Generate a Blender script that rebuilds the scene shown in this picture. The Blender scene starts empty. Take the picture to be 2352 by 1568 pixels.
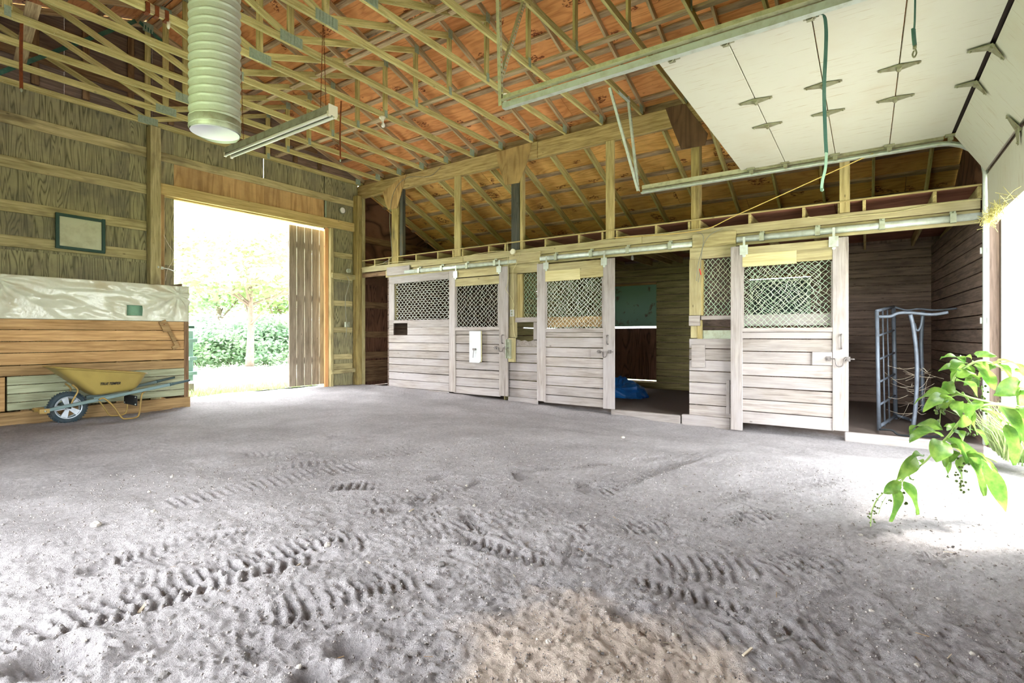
import bpy, math, random
import numpy as np
from mathutils import Vector, Matrix, Euler

random.seed(7)
RNG = np.random.default_rng(7)
scene = bpy.context.scene
COL = scene.collection

# ------------------------------------------------------------------ camera
TH = math.radians(34.7)
CT, ST = math.cos(TH), math.sin(TH)
FPX, HV, HC = 1176.0, 766.0, 1.2          # focal length (px of a 2352 frame), horizon row, eye height
cam_d = bpy.data.cameras.new('camera')
cam = bpy.data.objects.new('camera', cam_d)
COL.objects.link(cam)
cam.location = (0, 0, HC)
cam.rotation_euler = (math.pi / 2, 0, TH - math.pi / 2)
cam_d.sensor_width = 36
cam_d.lens = 18
cam_d.shift_y = -(784 - HV) / 2352
cam_d.clip_start = 0.05
cam_d.clip_end = 400
scene.camera = cam

# ------------------------------------------------------------------ world, sun, exposure
world = bpy.data.worlds.new('sky')
scene.world = world
world.use_nodes = True
bg = world.node_tree.nodes['Background']
bg.inputs[0].default_value = (0.93, 0.97, 1.0, 1)
bg.inputs[1].default_value = 7.0
sun_d = bpy.data.lights.new('sun', 'SUN')
sun = bpy.data.objects.new('sun', sun_d)
COL.objects.link(sun)
sun_d.energy = 9.0
sun_d.angle = math.radians(11)
sun_d.color = (1.0, 0.96, 0.88)
sun.rotation_euler = Vector((-0.25, 0.42, -1.0)).to_track_quat('-Z', 'Y').to_euler()
sun.location = (6, -6, 12)
vs = scene.view_settings
vs.view_transform = 'Standard'
vs.look = 'None'
vs.gamma = 1.0
vs.use_curve_mapping = False
vs.exposure = 1.53
cy = scene.cycles
cy.use_denoising = True
cy.max_bounces = 10
cy.diffuse_bounces = 8
cy.glossy_bounces = 3
cy.transmission_bounces = 4
cy.transparent_max_bounces = 6
cy.sample_clamp_indirect = 8.0
cy.caustics_reflective = False
cy.caustics_refractive = False


# ------------------------------------------------------------------ measuring: photo position on a known plane -> metres
def _ray(u, v):
    lat = (u - 1176.0) / FPX
    return CT + ST * lat, ST - CT * lat, (HV - v) / FPX


def onX(u, v, x):
    a, b, c = _ray(u, v)
    k = x / a
    return Vector((x, b * k, HC + c * k))


def onY(u, v, y):
    a, b, c = _ray(u, v)
    k = y / b
    return Vector((a * k, y, HC + c * k))


def onZ(u, v, z):
    a, b, c = _ray(u, v)
    k = (z - HC) / c
    return Vector((a * k, b * k, z))


def onD(u, v, d):
    a, b, c = _ray(u, v)
    return Vector((a * d, b * d, HC + c * d))


def sstep(a, b, x):
    t = np.clip((x - a) / (b - a), 0, 1)
    return t * t * (3 - 2 * t)


# ------------------------------------------------------------------ materials
def lin(c):
    out = []
    for s in c:
        s = s / 255.0
        out.append(s / 12.92 if s <= 0.04045 else ((s + 0.055) / 1.055) ** 2.4)
    return (*out, 1.0)


class NT:
    def __init__(self, name):
        self.m = bpy.data.materials.new(name)
        self.m.use_nodes = True
        self.t = self.m.node_tree
        self.p = self.t.nodes['Principled BSDF']

    def n(self, kind, **kw):
        nd = self.t.nodes.new(kind)
        for k, v in kw.items():
            if k.startswith('i_'):
                key = k[2:]
                nd.inputs[int(key) if key.isdigit() else key].default_value = v
            else:
                setattr(nd, k, v)
        return nd

    def l(self, a, b):
        self.t.links.new(a, b)

    def math(self, op, a, b=None, clamp=False):
        nd = self.t.nodes.new('ShaderNodeMath')
        nd.operation = op
        nd.use_clamp = clamp
        for i, x in enumerate((a, b)):
            if x is None:
                continue
            if isinstance(x, (int, float)):
                nd.inputs[i].default_value = x
            else:
                self.l(x, nd.inputs[i])
        return nd.outputs[0]

    def mix(self, f, a, b, mode='MIX'):
        nd = self.t.nodes.new('ShaderNodeMix')
        nd.data_type = 'RGBA'
        nd.blend_type = mode
        for s, x in ((nd.inputs['Factor'], f), (nd.inputs['A'], a), (nd.inputs['B'], b)):
            if isinstance(x, (int, float, tuple)):
                s.default_value = x
            else:
                self.l(x, s)
        return nd.outputs['Result']

    def ramp(self, f, stops):
        nd = self.t.nodes.new('ShaderNodeValToRGB')
        el = nd.color_ramp.elements
        el[0].position, el[0].color = stops[0]
        el[1].position, el[1].color = stops[1]
        for p, c in stops[2:]:
            e = el.new(p)
            e.color = c
        self.l(f, nd.inputs[0])
        return nd.outputs[0]

    def noise(self, vec, scale=1.0, detail=3.0, rough=0.55, dist=0.0):
        nd = self.n('ShaderNodeTexNoise')
        nd.inputs['Scale'].default_value = scale
        nd.inputs['Detail'].default_value = detail
        nd.inputs['Roughness'].default_value = rough
        nd.inputs['Distortion'].default_value = dist
        if vec is not None:
            self.l(vec, nd.inputs['Vector'])
        return nd.outputs['Fac']

    def coords(self, rand=True):
        tc = self.n('ShaderNodeTexCoord')
        oi = self.n('ShaderNodeObjectInfo')
        if not rand:
            return tc.outputs['Object'], oi.outputs['Random']
        va = self.n('ShaderNodeVectorMath', operation='ADD')
        cb = self.n('ShaderNodeCombineXYZ')
        self.l(self.math('MULTIPLY', oi.outputs['Random'], 91.0), cb.inputs[0])
        self.l(self.math('MULTIPLY', oi.outputs['Random'], 37.0), cb.inputs[1])
        self.l(self.math('MULTIPLY', oi.outputs['Random'], 53.0), cb.inputs[2])
        self.l(tc.outputs['Object'], va.inputs[0])
        self.l(cb.outputs[0], va.inputs[1])
        return va.outputs[0], oi.outputs['Random']

    def scale(self, vec, s):
        mp = self.n('ShaderNodeMapping')
        mp.inputs['Scale'].default_value = s
        self.l(vec, mp.inputs['Vector'])
        return mp.outputs[0]

    def bump(self, h, strength=0.3, dist=0.01):
        b = self.n('ShaderNodeBump')
        b.inputs['Strength'].default_value = strength
        b.inputs['Distance'].default_value = dist
        self.l(h, b.inputs['Height'])
        self.l(b.outputs[0], self.p.inputs['Normal'])


BLACK = (0, 0, 0, 1)
WHITE = (1, 1, 1, 1)


def m_wood(name, dark, light, stain=(60, 50, 40), stain_amt=0.35, vary=0.3, specks=0.0, rough=0.85, grain=(1.2, 16, 16), dust=None, dust_amt=0.0):
    k = NT(name)
    v, r = k.coords()
    g = k.noise(k.scale(v, grain), 1.6, 5, 0.6, 0.6)
    f = k.noise(k.scale(v, (2.5, 90, 90)), 1.2, 2, 0.5)
    gg = k.math('ADD', k.math('MULTIPLY', g, 0.7), k.math('MULTIPLY', f, 0.3))
    c = k.ramp(gg, [(0.33, lin(dark)), (0.62, lin(light))])
    s = k.noise(k.scale(v, (0.9, 2.6, 2.6)), 1.5, 4, 0.6)
    c = k.mix(k.math('MULTIPLY', k.ramp(s, [(0.52, BLACK), (0.72, WHITE)]), stain_amt), c, lin(stain))
    if dust:
        s2 = k.noise(k.scale(v, (0.7, 1.3, 1.3)), 1.1, 5, 0.65)
        c = k.mix(k.math('MULTIPLY', k.ramp(s2, [(0.4, BLACK), (0.65, WHITE)]), dust_amt), c, lin(dust))
    hs = k.n('ShaderNodeHueSaturation')
    k.l(c, hs.inputs['Color'])
    k.l(k.math('ADD', k.math('MULTIPLY', r, vary), 1.0 - vary / 2), hs.inputs['Value'])
    c = hs.outputs[0]
    if specks:
        sp = k.noise(k.scale(v, (30, 30, 30)), 1.7, 2, 0.7)
        c = k.mix(k.math('MULTIPLY', k.ramp(sp, [(0.66, BLACK), (0.70, WHITE)]), specks), c, lin((225, 225, 205)))
    # nail heads and small knots
    vo = k.n('ShaderNodeTexVoronoi')
    vo.inputs['Scale'].default_value = 2.4
    k.l(k.scale(v, (1, 2.2, 2.2)), vo.inputs['Vector'])
    kn = k.ramp(vo.outputs['Distance'], [(0.02, WHITE), (0.07, BLACK)])
    c = k.mix(k.math('MULTIPLY', kn, 0.6), c, lin((50, 38, 28)))
    k.l(c, k.p.inputs['Base Color'])
    k.p.inputs['Roughness'].default_value = rough
    k.p.inputs['Specular IOR Level'].default_value = 0.2
    k.bump(gg, 0.35, 0.006)
    return k.m


def m_ply(name, dark, light, freq=9.0, stretch=(0.55, 4.2, 1.0), contrast=0.6, stain=None, stain_amt=0.0, stamp=0.0, vary=0.25, rough=0.8):
    """rotary-cut plywood: contour lines of a stretched noise"""
    k = NT(name)
    v, r = k.coords()
    n = k.noise(k.scale(v, stretch), 1.0, 1.5, 0.5, 0.5)
    pp = k.math('PINGPONG', k.math('MULTIPLY', n, freq), 0.5)
    w = k.math('POWER', k.math('MULTIPLY', pp, 2.0), 0.8)
    fine = k.noise(k.scale(v, (3, 70, 1)), 1.0, 3, 0.6)
    f = k.math('ADD', k.math('MULTIPLY', w, contrast), k.math('MULTIPLY', fine, 1 - contrast))
    c = k.ramp(f, [(0.12, lin(dark)), (0.62, lin(light))])
    if stain:
        s = k.noise(k.scale(v, (1.0, 1.0, 1.0)), 1.3, 5, 0.65)
        c = k.mix(k.math('MULTIPLY', k.ramp(s, [(0.45, BLACK), (0.66, WHITE)]), stain_amt), c, lin(stain))
    if stamp:
        s = k.noise(k.scale(v, (1.4, 1.4, 1)), 2.2, 0, 0.5)
        s2 = k.noise(k.scale(v, (16, 40, 1)), 1.0, 3, 0.7)
        mk = k.math('MULTIPLY', k.ramp(s, [(0.69, BLACK), (0.71, WHITE)]), k.ramp(s2, [(0.49, BLACK), (0.53, WHITE)]))
        c = k.mix(k.math('MULTIPLY', mk, stamp), c, lin((88, 30, 28)))
        vo = k.n('ShaderNodeTexVoronoi')
        vo.inputs['Scale'].default_value = 5.0
        k.l(k.scale(v, (0.7, 1.6, 1)), vo.inputs['Vector'])
        kn = k.ramp(vo.outputs['Distance'], [(0.02, WHITE), (0.07, BLACK)])
        c = k.mix(k.math('MULTIPLY', kn, 0.5), c, lin((110, 62, 40)))
    hs = k.n('ShaderNodeHueSaturation')
    k.l(c, hs.inputs['Color'])
    k.l(k.math('ADD', k.math('MULTIPLY', r, vary), 1.0 - vary / 2), hs.inputs['Value'])
    k.l(hs.outputs[0], k.p.inputs['Base Color'])
    k.p.inputs['Roughness'].default_value = rough
    k.p.inputs['Specular IOR Level'].default_value = 0.2
    k.bump(f, 0.25, 0.004)
    return k.m


def m_plain(name, col, rough=0.6, metal=0.0, dirt=None, dirt_amt=0.4, dscale=6.0, bump=0.0, spec=0.4, lo=0.45, hi=0.7):
    k = NT(name)
    v, r = k.coords()
    n = k.noise(v, dscale, 4, 0.6)
    c = lin(col)
    if dirt:
        c = k.mix(k.math('MULTIPLY', k.ramp(n, [(lo, BLACK), (hi, WHITE)]), dirt_amt), c, lin(dirt))
        k.l(c, k.p.inputs['Base Color'])
    else:
        k.p.inputs['Base Color'].default_value = c
    k.p.inputs['Roughness'].default_value = rough
    k.p.inputs['Metallic'].default_value = metal
    k.p.inputs['Specular IOR Level'].default_value = spec
    if bump:
        k.bump(n, bump, 0.01)
    return k.m


M = {}
M['truss'] = m_wood('truss_lumber', (150, 140, 82), (216, 206, 144), (150, 130, 82), 0.4, 0.22, 0.5)
M['truss_pink'] = m_wood('weathered_lumber', (140, 118, 88), (204, 182, 146), (96, 76, 54), 0.45, 0.22, 0.2)
M['purlin'] = m_wood('purlin_lumber', (126, 102, 80), (198, 172, 140), (72, 58, 52), 0.6, 0.3)
M['girder'] = m_wood('girder_timber', (134, 112, 68), (196, 174, 124), (104, 84, 56), 0.45, 0.15)
M['gusset_wood'] = m_ply('gusset_plywood', (128, 98, 60), (190, 160, 108), 5, contrast=0.4, stain=(110, 92, 62), stain_amt=0.4)
M['gusset_dark'] = m_ply('gusset_plywood_dark', (74, 54, 40), (122, 94, 70), 5, contrast=0.4, stain=(70, 55, 42), stain_amt=0.4)
M['post'] = m_wood('post_timber', (118, 100, 58), (182, 164, 108), (60, 56, 52), 0.6, 0.15)
M['post_dark'] = m_wood('post_timber_dark', (52, 54, 52), (92, 92, 84), (128, 104, 56), 0.5, 0.15)
M['stall'] = m_wood('stall_board', (124, 114, 108), (172, 163, 156), (96, 88, 82), 0.35, 0.2, dust=(172, 166, 166), dust_amt=0.7)
M['stall_warm_lit'] = m_wood('stall_board_warm_lit', (134, 120, 82), (188, 176, 130), (112, 98, 72), 0.4, 0.16, dust=(184, 176, 146), dust_amt=0.45)  # stall board copy with yellow light near the top put into its colour
M['stall_new'] = m_wood('stall_board_pale', (184, 172, 122), (212, 202, 158), (176, 162, 112), 0.3, 0.1)
M['loft'] = m_wood('loft_lumber', (142, 126, 80), (196, 180, 128), (140, 116, 76), 0.4, 0.18)
M['loft_ply'] = m_ply('loft_plywood', (104, 62, 50), (152, 104, 84), 6, contrast=0.4, stain=(80, 60, 50), stain_amt=0.4)
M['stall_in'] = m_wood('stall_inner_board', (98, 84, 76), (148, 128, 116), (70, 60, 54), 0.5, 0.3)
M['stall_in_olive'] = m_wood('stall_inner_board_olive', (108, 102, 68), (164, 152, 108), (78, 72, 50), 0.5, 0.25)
M['ply_roof'] = m_ply('roof_plywood', (188, 118, 70), (230, 164, 108), 8, (0.7, 4.4, 1), 0.4, (156, 100, 64), 0.35, 0.85, 0.16)
M['ply_lean'] = m_ply('leanto_plywood', (190, 134, 68), (232, 184, 112), 8, (0.7, 4.4, 1), 0.4, (150, 112, 62), 0.4, 0.85, 0.18)
M['ply_wall'] = m_ply('wall_plywood', (92, 88, 64), (166, 160, 122), 14, (0.6, 8.0, 1), 0.66, (106, 102, 92), 0.6, 0, 0.2)
M['ply_wall_brown'] = m_ply('wall_plywood_brown', (68, 48, 38), (126, 92, 74), 13, (0.5, 5.0, 1), 0.72, (70, 54, 46), 0.5, 0, 0.2)
M['ply_tan'] = m_ply('wall_plywood_tan', (164, 128, 80), (212, 176, 122), 5, (0.5, 4.0, 1), 0.4, (120, 92, 70), 0.4, 0, 0.12)
M['girt'] = m_wood('girt_lumber', (146, 134, 90), (204, 192, 144), (92, 80, 62), 0.65, 0.2)
M['girt_brown'] = m_wood('girt_lumber_brown', (92, 70, 52), (150, 122, 92), (60, 46, 38), 0.6, 0.2)
M['header'] = m_wood('door_header_lumber', (176, 152, 92), (216, 194, 134), (150, 128, 92), 0.4, 0.12)
M['jamb_new'] = m_wood('new_jamb_lumber', (198, 142, 92), (226, 176, 124), (170, 116, 74), 0.3, 0.1)
M['slide'] = m_wood('sliding_door_board', (116, 106, 90), (166, 154, 136), (88, 76, 62), 0.45, 0.16)
M['orange'] = m_wood('partition_board_orange', (152, 116, 72), (204, 168, 118), (118, 86, 56), 0.45, 0.3)
M['greenish'] = m_wood('partition_board_green', (136, 140, 112), (180, 186, 156), (104, 90, 66), 0.45, 0.12)
M['brownish'] = m_wood('partition_board_brown', (122, 98, 66), (180, 150, 106), (96, 74, 50), 0.5, 0.15)
M['plate'] = m_plain('gang_nail_plate', (162, 180, 158), 0.5, 0.1, (120, 138, 116), 0.5, 30, 0.3)
M['galv'] = m_plain('galvanised_steel', (190, 198, 188), 0.45, 0.3, (150, 146, 118), 0.5, 12, 0.1)
M['galv_dull'] = m_plain('dull_steel', (172, 178, 158), 0.55, 0.45, (120, 112, 80), 0.6, 9, 0.1)
M['angle'] = m_plain('angle_iron', (198, 198, 164), 0.5, 0.4, (120, 118, 80), 0.5, 14, 0.1)
M['steel_grey'] = m_plain('grey_painted_steel', (104, 112, 124), 0.5, 0.25, (76, 78, 84), 0.6, 10, 0.1)
M['wire'] = m_plain('galvanised_wire', (214, 218, 208), 0.5, 0.0, (170, 168, 146), 0.4, 8)
M['wire_green'] = m_plain('weathered_wire', (168, 196, 166), 0.5, 0.0, (212, 206, 176), 0.6, 5)
M['rust'] = m_plain('rusty_steel', (128, 66, 32), 0.85, 0.1, (70, 42, 28), 0.6, 20, 0.2)
M['white_paint'] = m_plain('white_paint', (206, 210, 212), 0.5, 0, (170, 168, 160), 0.4, 7)
M['white_plastic'] = m_plain('white_plastic', (232, 228, 206), 0.4)
M['garage'] = None
M['black'] = m_plain('black_rubber', (30, 34, 38), 0.8, 0, (66, 64, 62), 0.5, 9)
M['dark_gap'] = m_plain('dark_seam', (44, 34, 28), 0.9)
M['barrow'] = m_plain('mustard_plastic', (166, 146, 80), 0.42, 0, (138, 118, 66), 0.5, 3)
M['barrow_tube'] = m_plain('mustard_tube', (156, 130, 70), 0.4, 0.1, (112, 86, 44), 0.4, 8)
M['teal'] = m_plain('teal_grey_handle', (112, 136, 136), 0.6, 0, (96, 110, 104), 0.5, 5)
M['teal_dark'] = m_plain('dark_teal_grip', (70, 90, 92), 0.7)
M['tyre'] = m_plain('dusty_tyre', (46, 62, 70), 0.85, 0, (92, 92, 88), 0.4, 9, 0.3)
M['rim'] = m_plain('silver_rim', (186, 196, 204), 0.4, 0.3, (140, 140, 140), 0.3, 8)
M['ink'] = m_plain('dark_ink', (30, 34, 34), 0.6)
M['frame_green'] = m_plain('dark_green_paint', (38, 72, 62), 0.5, 0, (62, 92, 78), 0.5, 7)
M['mirror_dust'] = m_plain('dusty_board_face', (202, 204, 172), 0.35, 0, (150, 146, 98), 0.6, 4, lo=0.5, hi=0.75)
M['strap'] = m_plain('green_webbing', (62, 106, 92), 0.85, 0, (126, 160, 138), 0.5, 5)
M['strap_pale'] = m_plain('pale_green_webbing', (150, 186, 160), 0.85)
M['rope'] = m_plain('yellow_rope', (206, 178, 104), 0.8)
M['cable'] = m_plain('pale_cable', (196, 188, 140), 0.6, 0, (150, 140, 100), 0.5, 12)
M['cable_grey'] = m_plain('grey_cable', (130, 128, 112), 0.6)
M['glass_bulb'] = m_plain('frosted_bulb', (236, 236, 230), 0.25)
M['tube'] = m_plain('unlit_white_tube', (232, 232, 222), 0.3)
M['duct_in'] = m_plain('white_duct_lining', (236, 236, 244), 0.6)
M['green_paint'] = m_plain('old_green_paint', (112, 146, 122), 0.7, 0, (88, 62, 46), 0.8, 5, 0.2, lo=0.58, hi=0.66)
M['green_dark'] = m_plain('grey_green_paint', (74, 90, 82), 0.7, 0, (56, 60, 52), 0.6, 4)
M['gate_green'] = m_plain('outdoor_green_paint', (126, 160, 150), 0.6, 0, (96, 130, 120), 0.5, 6)
M['paper_green'] = m_plain('green_underlay', (128, 168, 138), 0.8, 0, (110, 142, 112), 0.5, 14)
M['red'] = m_plain('red_connector', (208, 60, 50), 0.5)
M['stone'] = m_plain('pale_stone', (186, 180, 172), 0.9, 0, (130, 122, 114), 0.6, 20, 0.3)
M['stone_dark'] = m_plain('dark_stone', (104, 100, 98), 0.9, 0, (70, 66, 64), 0.6, 20, 0.3)
M['crumb'] = m_plain('soil_crumb', (176, 169, 166), 0.95, 0, (120, 112, 108), 0.9, 9, lo=0.4, hi=0.6)
M['chip'] = m_plain('wood_chip', (196, 184, 164), 0.9, 0, (140, 120, 98), 0.6, 20)
M['straw'] = m_plain('dry_straw', (196, 188, 120), 0.9)
M['grass'] = m_plain('meadow_grass', (132, 148, 104), 0.8, 0, (160, 168, 124), 0.6, 3)
M['gravel'] = m_plain('pale_gravel', (190, 188, 180), 0.9, 0, (170, 168, 158), 0.5, 4)
M['bark'] = m_plain('tree_bark', (120, 104, 96), 0.9, 0, (84, 72, 66), 0.6, 8, 0.4)
M['tag_white'] = m_plain('white_label_print', (226, 224, 214), 0.6)


def m_leaf(name, col, col2, trans=0.5, scale=3.0):
    k = NT(name)
    v, r = k.coords()
    n = k.noise(v, scale, 3, 0.6)
    c = k.mix(k.ramp(n, [(0.35, BLACK), (0.65, WHITE)]), lin(col), lin(col2))
    k.l(c, k.p.inputs['Base Color'])
    k.p.inputs['Roughness'].default_value = 0.45
    tr = k.n('ShaderNodeBsdfTranslucent')
    k.l(c, tr.inputs['Color'])
    mx = k.n('ShaderNodeMixShader')
    mx.inputs[0].default_value = trans
    k.l(k.p.outputs[0], mx.inputs[1])
    k.l(tr.outputs[0], mx.inputs[2])
    k.l(mx.outputs[0], k.t.nodes['Material Output'].inputs['Surface'])
    return k.m


M['leaf_tree'] = m_leaf('tree_leaf', (140, 158, 114), (172, 184, 142), 0.5, 0.8)
M['leaf_hedge'] = m_leaf('hedge_leaf', (140, 168, 146), (176, 194, 168), 0.5, 0.8)
M['leaf_poke'] = m_leaf('pokeweed_leaf', (90, 136, 54), (142, 176, 82), 0.5, 14.0)
M['leaf_blade'] = m_leaf('grass_blade', (140, 168, 104), (184, 198, 140), 0.45, 6.0)
M['stem'] = m_plain('pale_green_stem', (168, 196, 116), 0.5)
M['berry'] = m_plain('green_berry', (84, 104, 44), 0.45)


def m_garage():
    k = NT('garage_door_skin')
    v, r = k.coords()
    n = k.noise(k.scale(v, (50, 3.0, 1)), 1.0, 3, 0.65)
    c = k.mix(k.ramp(n, [(0.60, BLACK), (0.74, WHITE)]), lin((196, 195, 178)), lin((164, 146, 112)))
    n2 = k.noise(v, 1.2, 4, 0.6)
    c = k.mix(k.math('MULTIPLY', k.ramp(n2, [(0.5, BLACK), (0.75, WHITE)]), 0.35), c, lin((180, 166, 136)))
    k.l(c, k.p.inputs['Base Color'])
    k.p.inputs['Roughness'].default_value = 0.6
    k.bump(n, 0.15, 0.003)
    return k.m


M['garage'] = m_garage()


def m_white_boards():
    k = NT('flaking_white_paint')
    v, r = k.coords()
    n = k.noise(k.scale(v, (2.0, 14, 14)), 2.0, 4, 0.7)
    c = k.mix(k.ramp(n, [(0.62, BLACK), (0.70, WHITE)]), lin((228, 228, 230)), lin((150, 140, 150)))
    k.l(c, k.p.inputs['Base Color'])
    k.p.inputs['Roughness'].default_value = 0.7
    return k.m


M['flaky'] = m_white_boards()


def m_tarp(name, col, col2, rough, alpha=None):
    k = NT(name)
    v, r = k.coords()
    n = k.noise(v, 2.2, 4, 0.6)
    c = k.mix(k.math('MULTIPLY', k.ramp(n, [(0.5, BLACK), (0.72, WHITE)]), 0.55), lin(col), lin(col2))
    k.l(c, k.p.inputs['Base Color'])
    k.p.inputs['Roughness'].default_value = rough
    k.bump(k.noise(v, 14, 4, 0.6), 0.25, 0.02)
    return k.m


M['plastic'] = m_tarp('milky_plastic_sheet', (204, 206, 184), (168, 146, 96), 0.16)
M['blue_tarp'] = m_tarp('blue_tarp', (26, 108, 190), (12, 66, 140), 0.3)
M['foil'] = m_tarp('duct_wrap', (178, 184, 168), (152, 158, 136), 0.32)


def m_floor():
    k = NT('sandy_dirt')
    tc = k.n('ShaderNodeTexCoord')
    v = tc.outputs['Object']
    a = k.noise(v, 0.9, 6, 0.65)
    b = k.noise(v, 30, 6, 0.82)
    c = k.ramp(k.math('ADD', k.math('MULTIPLY', a, 0.4), k.math('MULTIPLY', b, 0.6)),
               [(0.36, lin((158, 152, 153))), (0.62, lin((226, 220, 222)))])
    # fresh warm sand turned over in the foreground
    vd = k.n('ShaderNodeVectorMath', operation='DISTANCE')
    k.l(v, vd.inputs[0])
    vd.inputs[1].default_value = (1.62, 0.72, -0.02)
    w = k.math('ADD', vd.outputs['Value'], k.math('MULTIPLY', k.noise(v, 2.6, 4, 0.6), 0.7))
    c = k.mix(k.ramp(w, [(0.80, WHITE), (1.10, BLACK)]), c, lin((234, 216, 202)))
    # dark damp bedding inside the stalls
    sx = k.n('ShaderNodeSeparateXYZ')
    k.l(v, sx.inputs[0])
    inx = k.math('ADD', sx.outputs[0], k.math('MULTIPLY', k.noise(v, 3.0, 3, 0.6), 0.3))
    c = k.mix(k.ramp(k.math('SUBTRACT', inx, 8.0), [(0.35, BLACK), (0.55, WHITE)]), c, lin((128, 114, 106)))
    sp = k.noise(v, 60, 2, 0.8)
    c = k.mix(k.math('MULTIPLY', k.ramp(sp, [(0.70, BLACK), (0.74, WHITE)]), 0.5), c, lin((90, 80, 76)))
    k.l(c, k.p.inputs['Base Color'])
    k.p.inputs['Roughness'].default_value = 0.95
    k.p.inputs['Specular IOR Level'].default_value = 0.15
    k.bump(k.math('ADD', k.noise(v, 38, 6, 0.8), k.math('MULTIPLY', k.noise(v, 150, 3, 0.8), 0.5)), 1.0, 0.045)
    return k.m


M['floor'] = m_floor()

# ------------------------------------------------------------------ building helpers
WM = {}          # world matrix of each object


def _link(o, parent, mw):
    COL.objects.link(o)
    WM[o.name] = mw
    if parent is not None:
        o.parent = parent
        o.matrix_basis = WM[parent.name].inverted() @ mw
    else:
        o.matrix_basis = mw
    return o


def tag(o, label=None, cat=None, group=None, kind=None):
    if label:
        o['label'] = label
    if cat:
        o['category'] = cat
    if group:
        o['group'] = group
    if kind:
        o['kind'] = kind
    return o


def thing(name, label, cat, loc=(0, 0, 0), group=None, kind=None):
    o = bpy.data.objects.new(name, None)
    o.empty_display_size = 0.1
    _link(o, None, Matrix.Translation(Vector(loc)))
    return tag(o, label, cat, group, kind)


def new_mesh(name, verts, faces, mat, smooth=False):
    me = bpy.data.meshes.new(name)
    me.from_pydata([tuple(v) for v in verts], [], faces)
    if mat is not None:
        for m in (mat if isinstance(mat, (list, tuple)) else [mat]):
            me.materials.append(m)
    if smooth:
        me.polygons.foreach_set('use_smooth', [True] * len(me.polygons))
    me.update()
    return me


def obj(name, verts, faces, mat, parent=None, origin=(0, 0, 0), smooth=False):
    """mesh given in world coordinates, stored about `origin`"""
    O = Vector(origin)
    me = new_mesh(name, [Vector(v) - O for v in verts], faces, mat, smooth)
    return _link(bpy.data.objects.new(name, me), parent, Matrix.Translation(O))


_boxcache = {}


def box_mesh(L, w, t, bev, mat):
    key = (round(L, 3), round(w, 3), round(t, 3), round(bev, 4), mat.name)
    if key in _boxcache:
        return _boxcache[key]
    a, b, c = L / 2, w / 2, t / 2
    e = min(bev, a * 0.4, b * 0.4, c * 0.4)
    if e <= 0:
        vs_ = [(sx * a, sy * b, sz * c) for sx in (-1, 1) for sy in (-1, 1) for sz in (-1, 1)]
        fs = [(0, 1, 3, 2), (4, 6, 7, 5), (0, 4, 5, 1), (2, 3, 7, 6), (0, 2, 6, 4), (1, 5, 7, 3)]
    else:
        vs_, idx = [], {}
        for sx in (-1, 1):
            for sy in (-1, 1):
                for sz in (-1, 1):
                    for ax in range(3):
                        p = [sx * (a - e), sy * (b - e), sz * (c - e)]
                        p[ax] = (sx, sy, sz)[ax] * (a, b, c)[ax]
                        idx[(sx, sy, sz, ax)] = len(vs_)
                        vs_.append(tuple(p))
        fs = []
        for ax in range(3):
            o1, o2 = (ax + 1) % 3, (ax + 2) % 3
            for s in (-1, 1):
                q = []
                for (s1, s2) in ((-1, -1), (1, -1), (1, 1), (-1, 1)):
                    k = [0, 0, 0]
                    k[ax], k[o1], k[o2] = s, s1, s2
                    q.append(idx[(*k, ax)])
                fs.append(tuple(q) if s > 0 else tuple(reversed(q)))
            for s1 in (-1, 1):          # edges parallel to ax
                for s2 in (-1, 1):
                    k0, k1 = [0, 0, 0], [0, 0, 0]
                    k0[ax], k0[o1], k0[o2] = -1, s1, s2
                    k1[ax], k1[o1], k1[o2] = 1, s1, s2
                    q = (idx[(*k0, o1)], idx[(*k1, o1)], idx[(*k1, o2)], idx[(*k0, o2)])
                    fs.append(q if s1 * s2 < 0 else tuple(reversed(q)))
        for sx in (-1, 1):
            for sy in (-1, 1):
                for sz in (-1, 1):
                    q = tuple(idx[(sx, sy, sz, ax)] for ax in range(3))
                    fs.append(q if sx * sy * sz > 0 else tuple(reversed(q)))
    me = new_mesh('board', vs_, fs, mat)
    _boxcache[key] = me
    return me


def frame_of(p0, p1, wdir):
    X = (p1 - p0).normalized()
    Y = Vector(wdir)
    Y = (Y - X * Y.dot(X)).normalized()
    Z = X.cross(Y)
    m = Matrix((X, Y, Z)).transposed().to_4x4()
    m.translation = (p0 + p1) / 2
    return m


def board(name, p0, p1, w, t, mat, parent=None, wdir=(0, 0, 1), bev=0.004):
    """a sawn board from p0 to p1 (axis), w wide along wdir, t thick; grain along its length"""
    p0, p1 = Vector(p0), Vector(p1)
    me = box_mesh((p1 - p0).length, w, t, bev, mat)
    return _link(bpy.data.objects.new(name, me), parent, frame_of(p0, p1, wdir))


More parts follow.
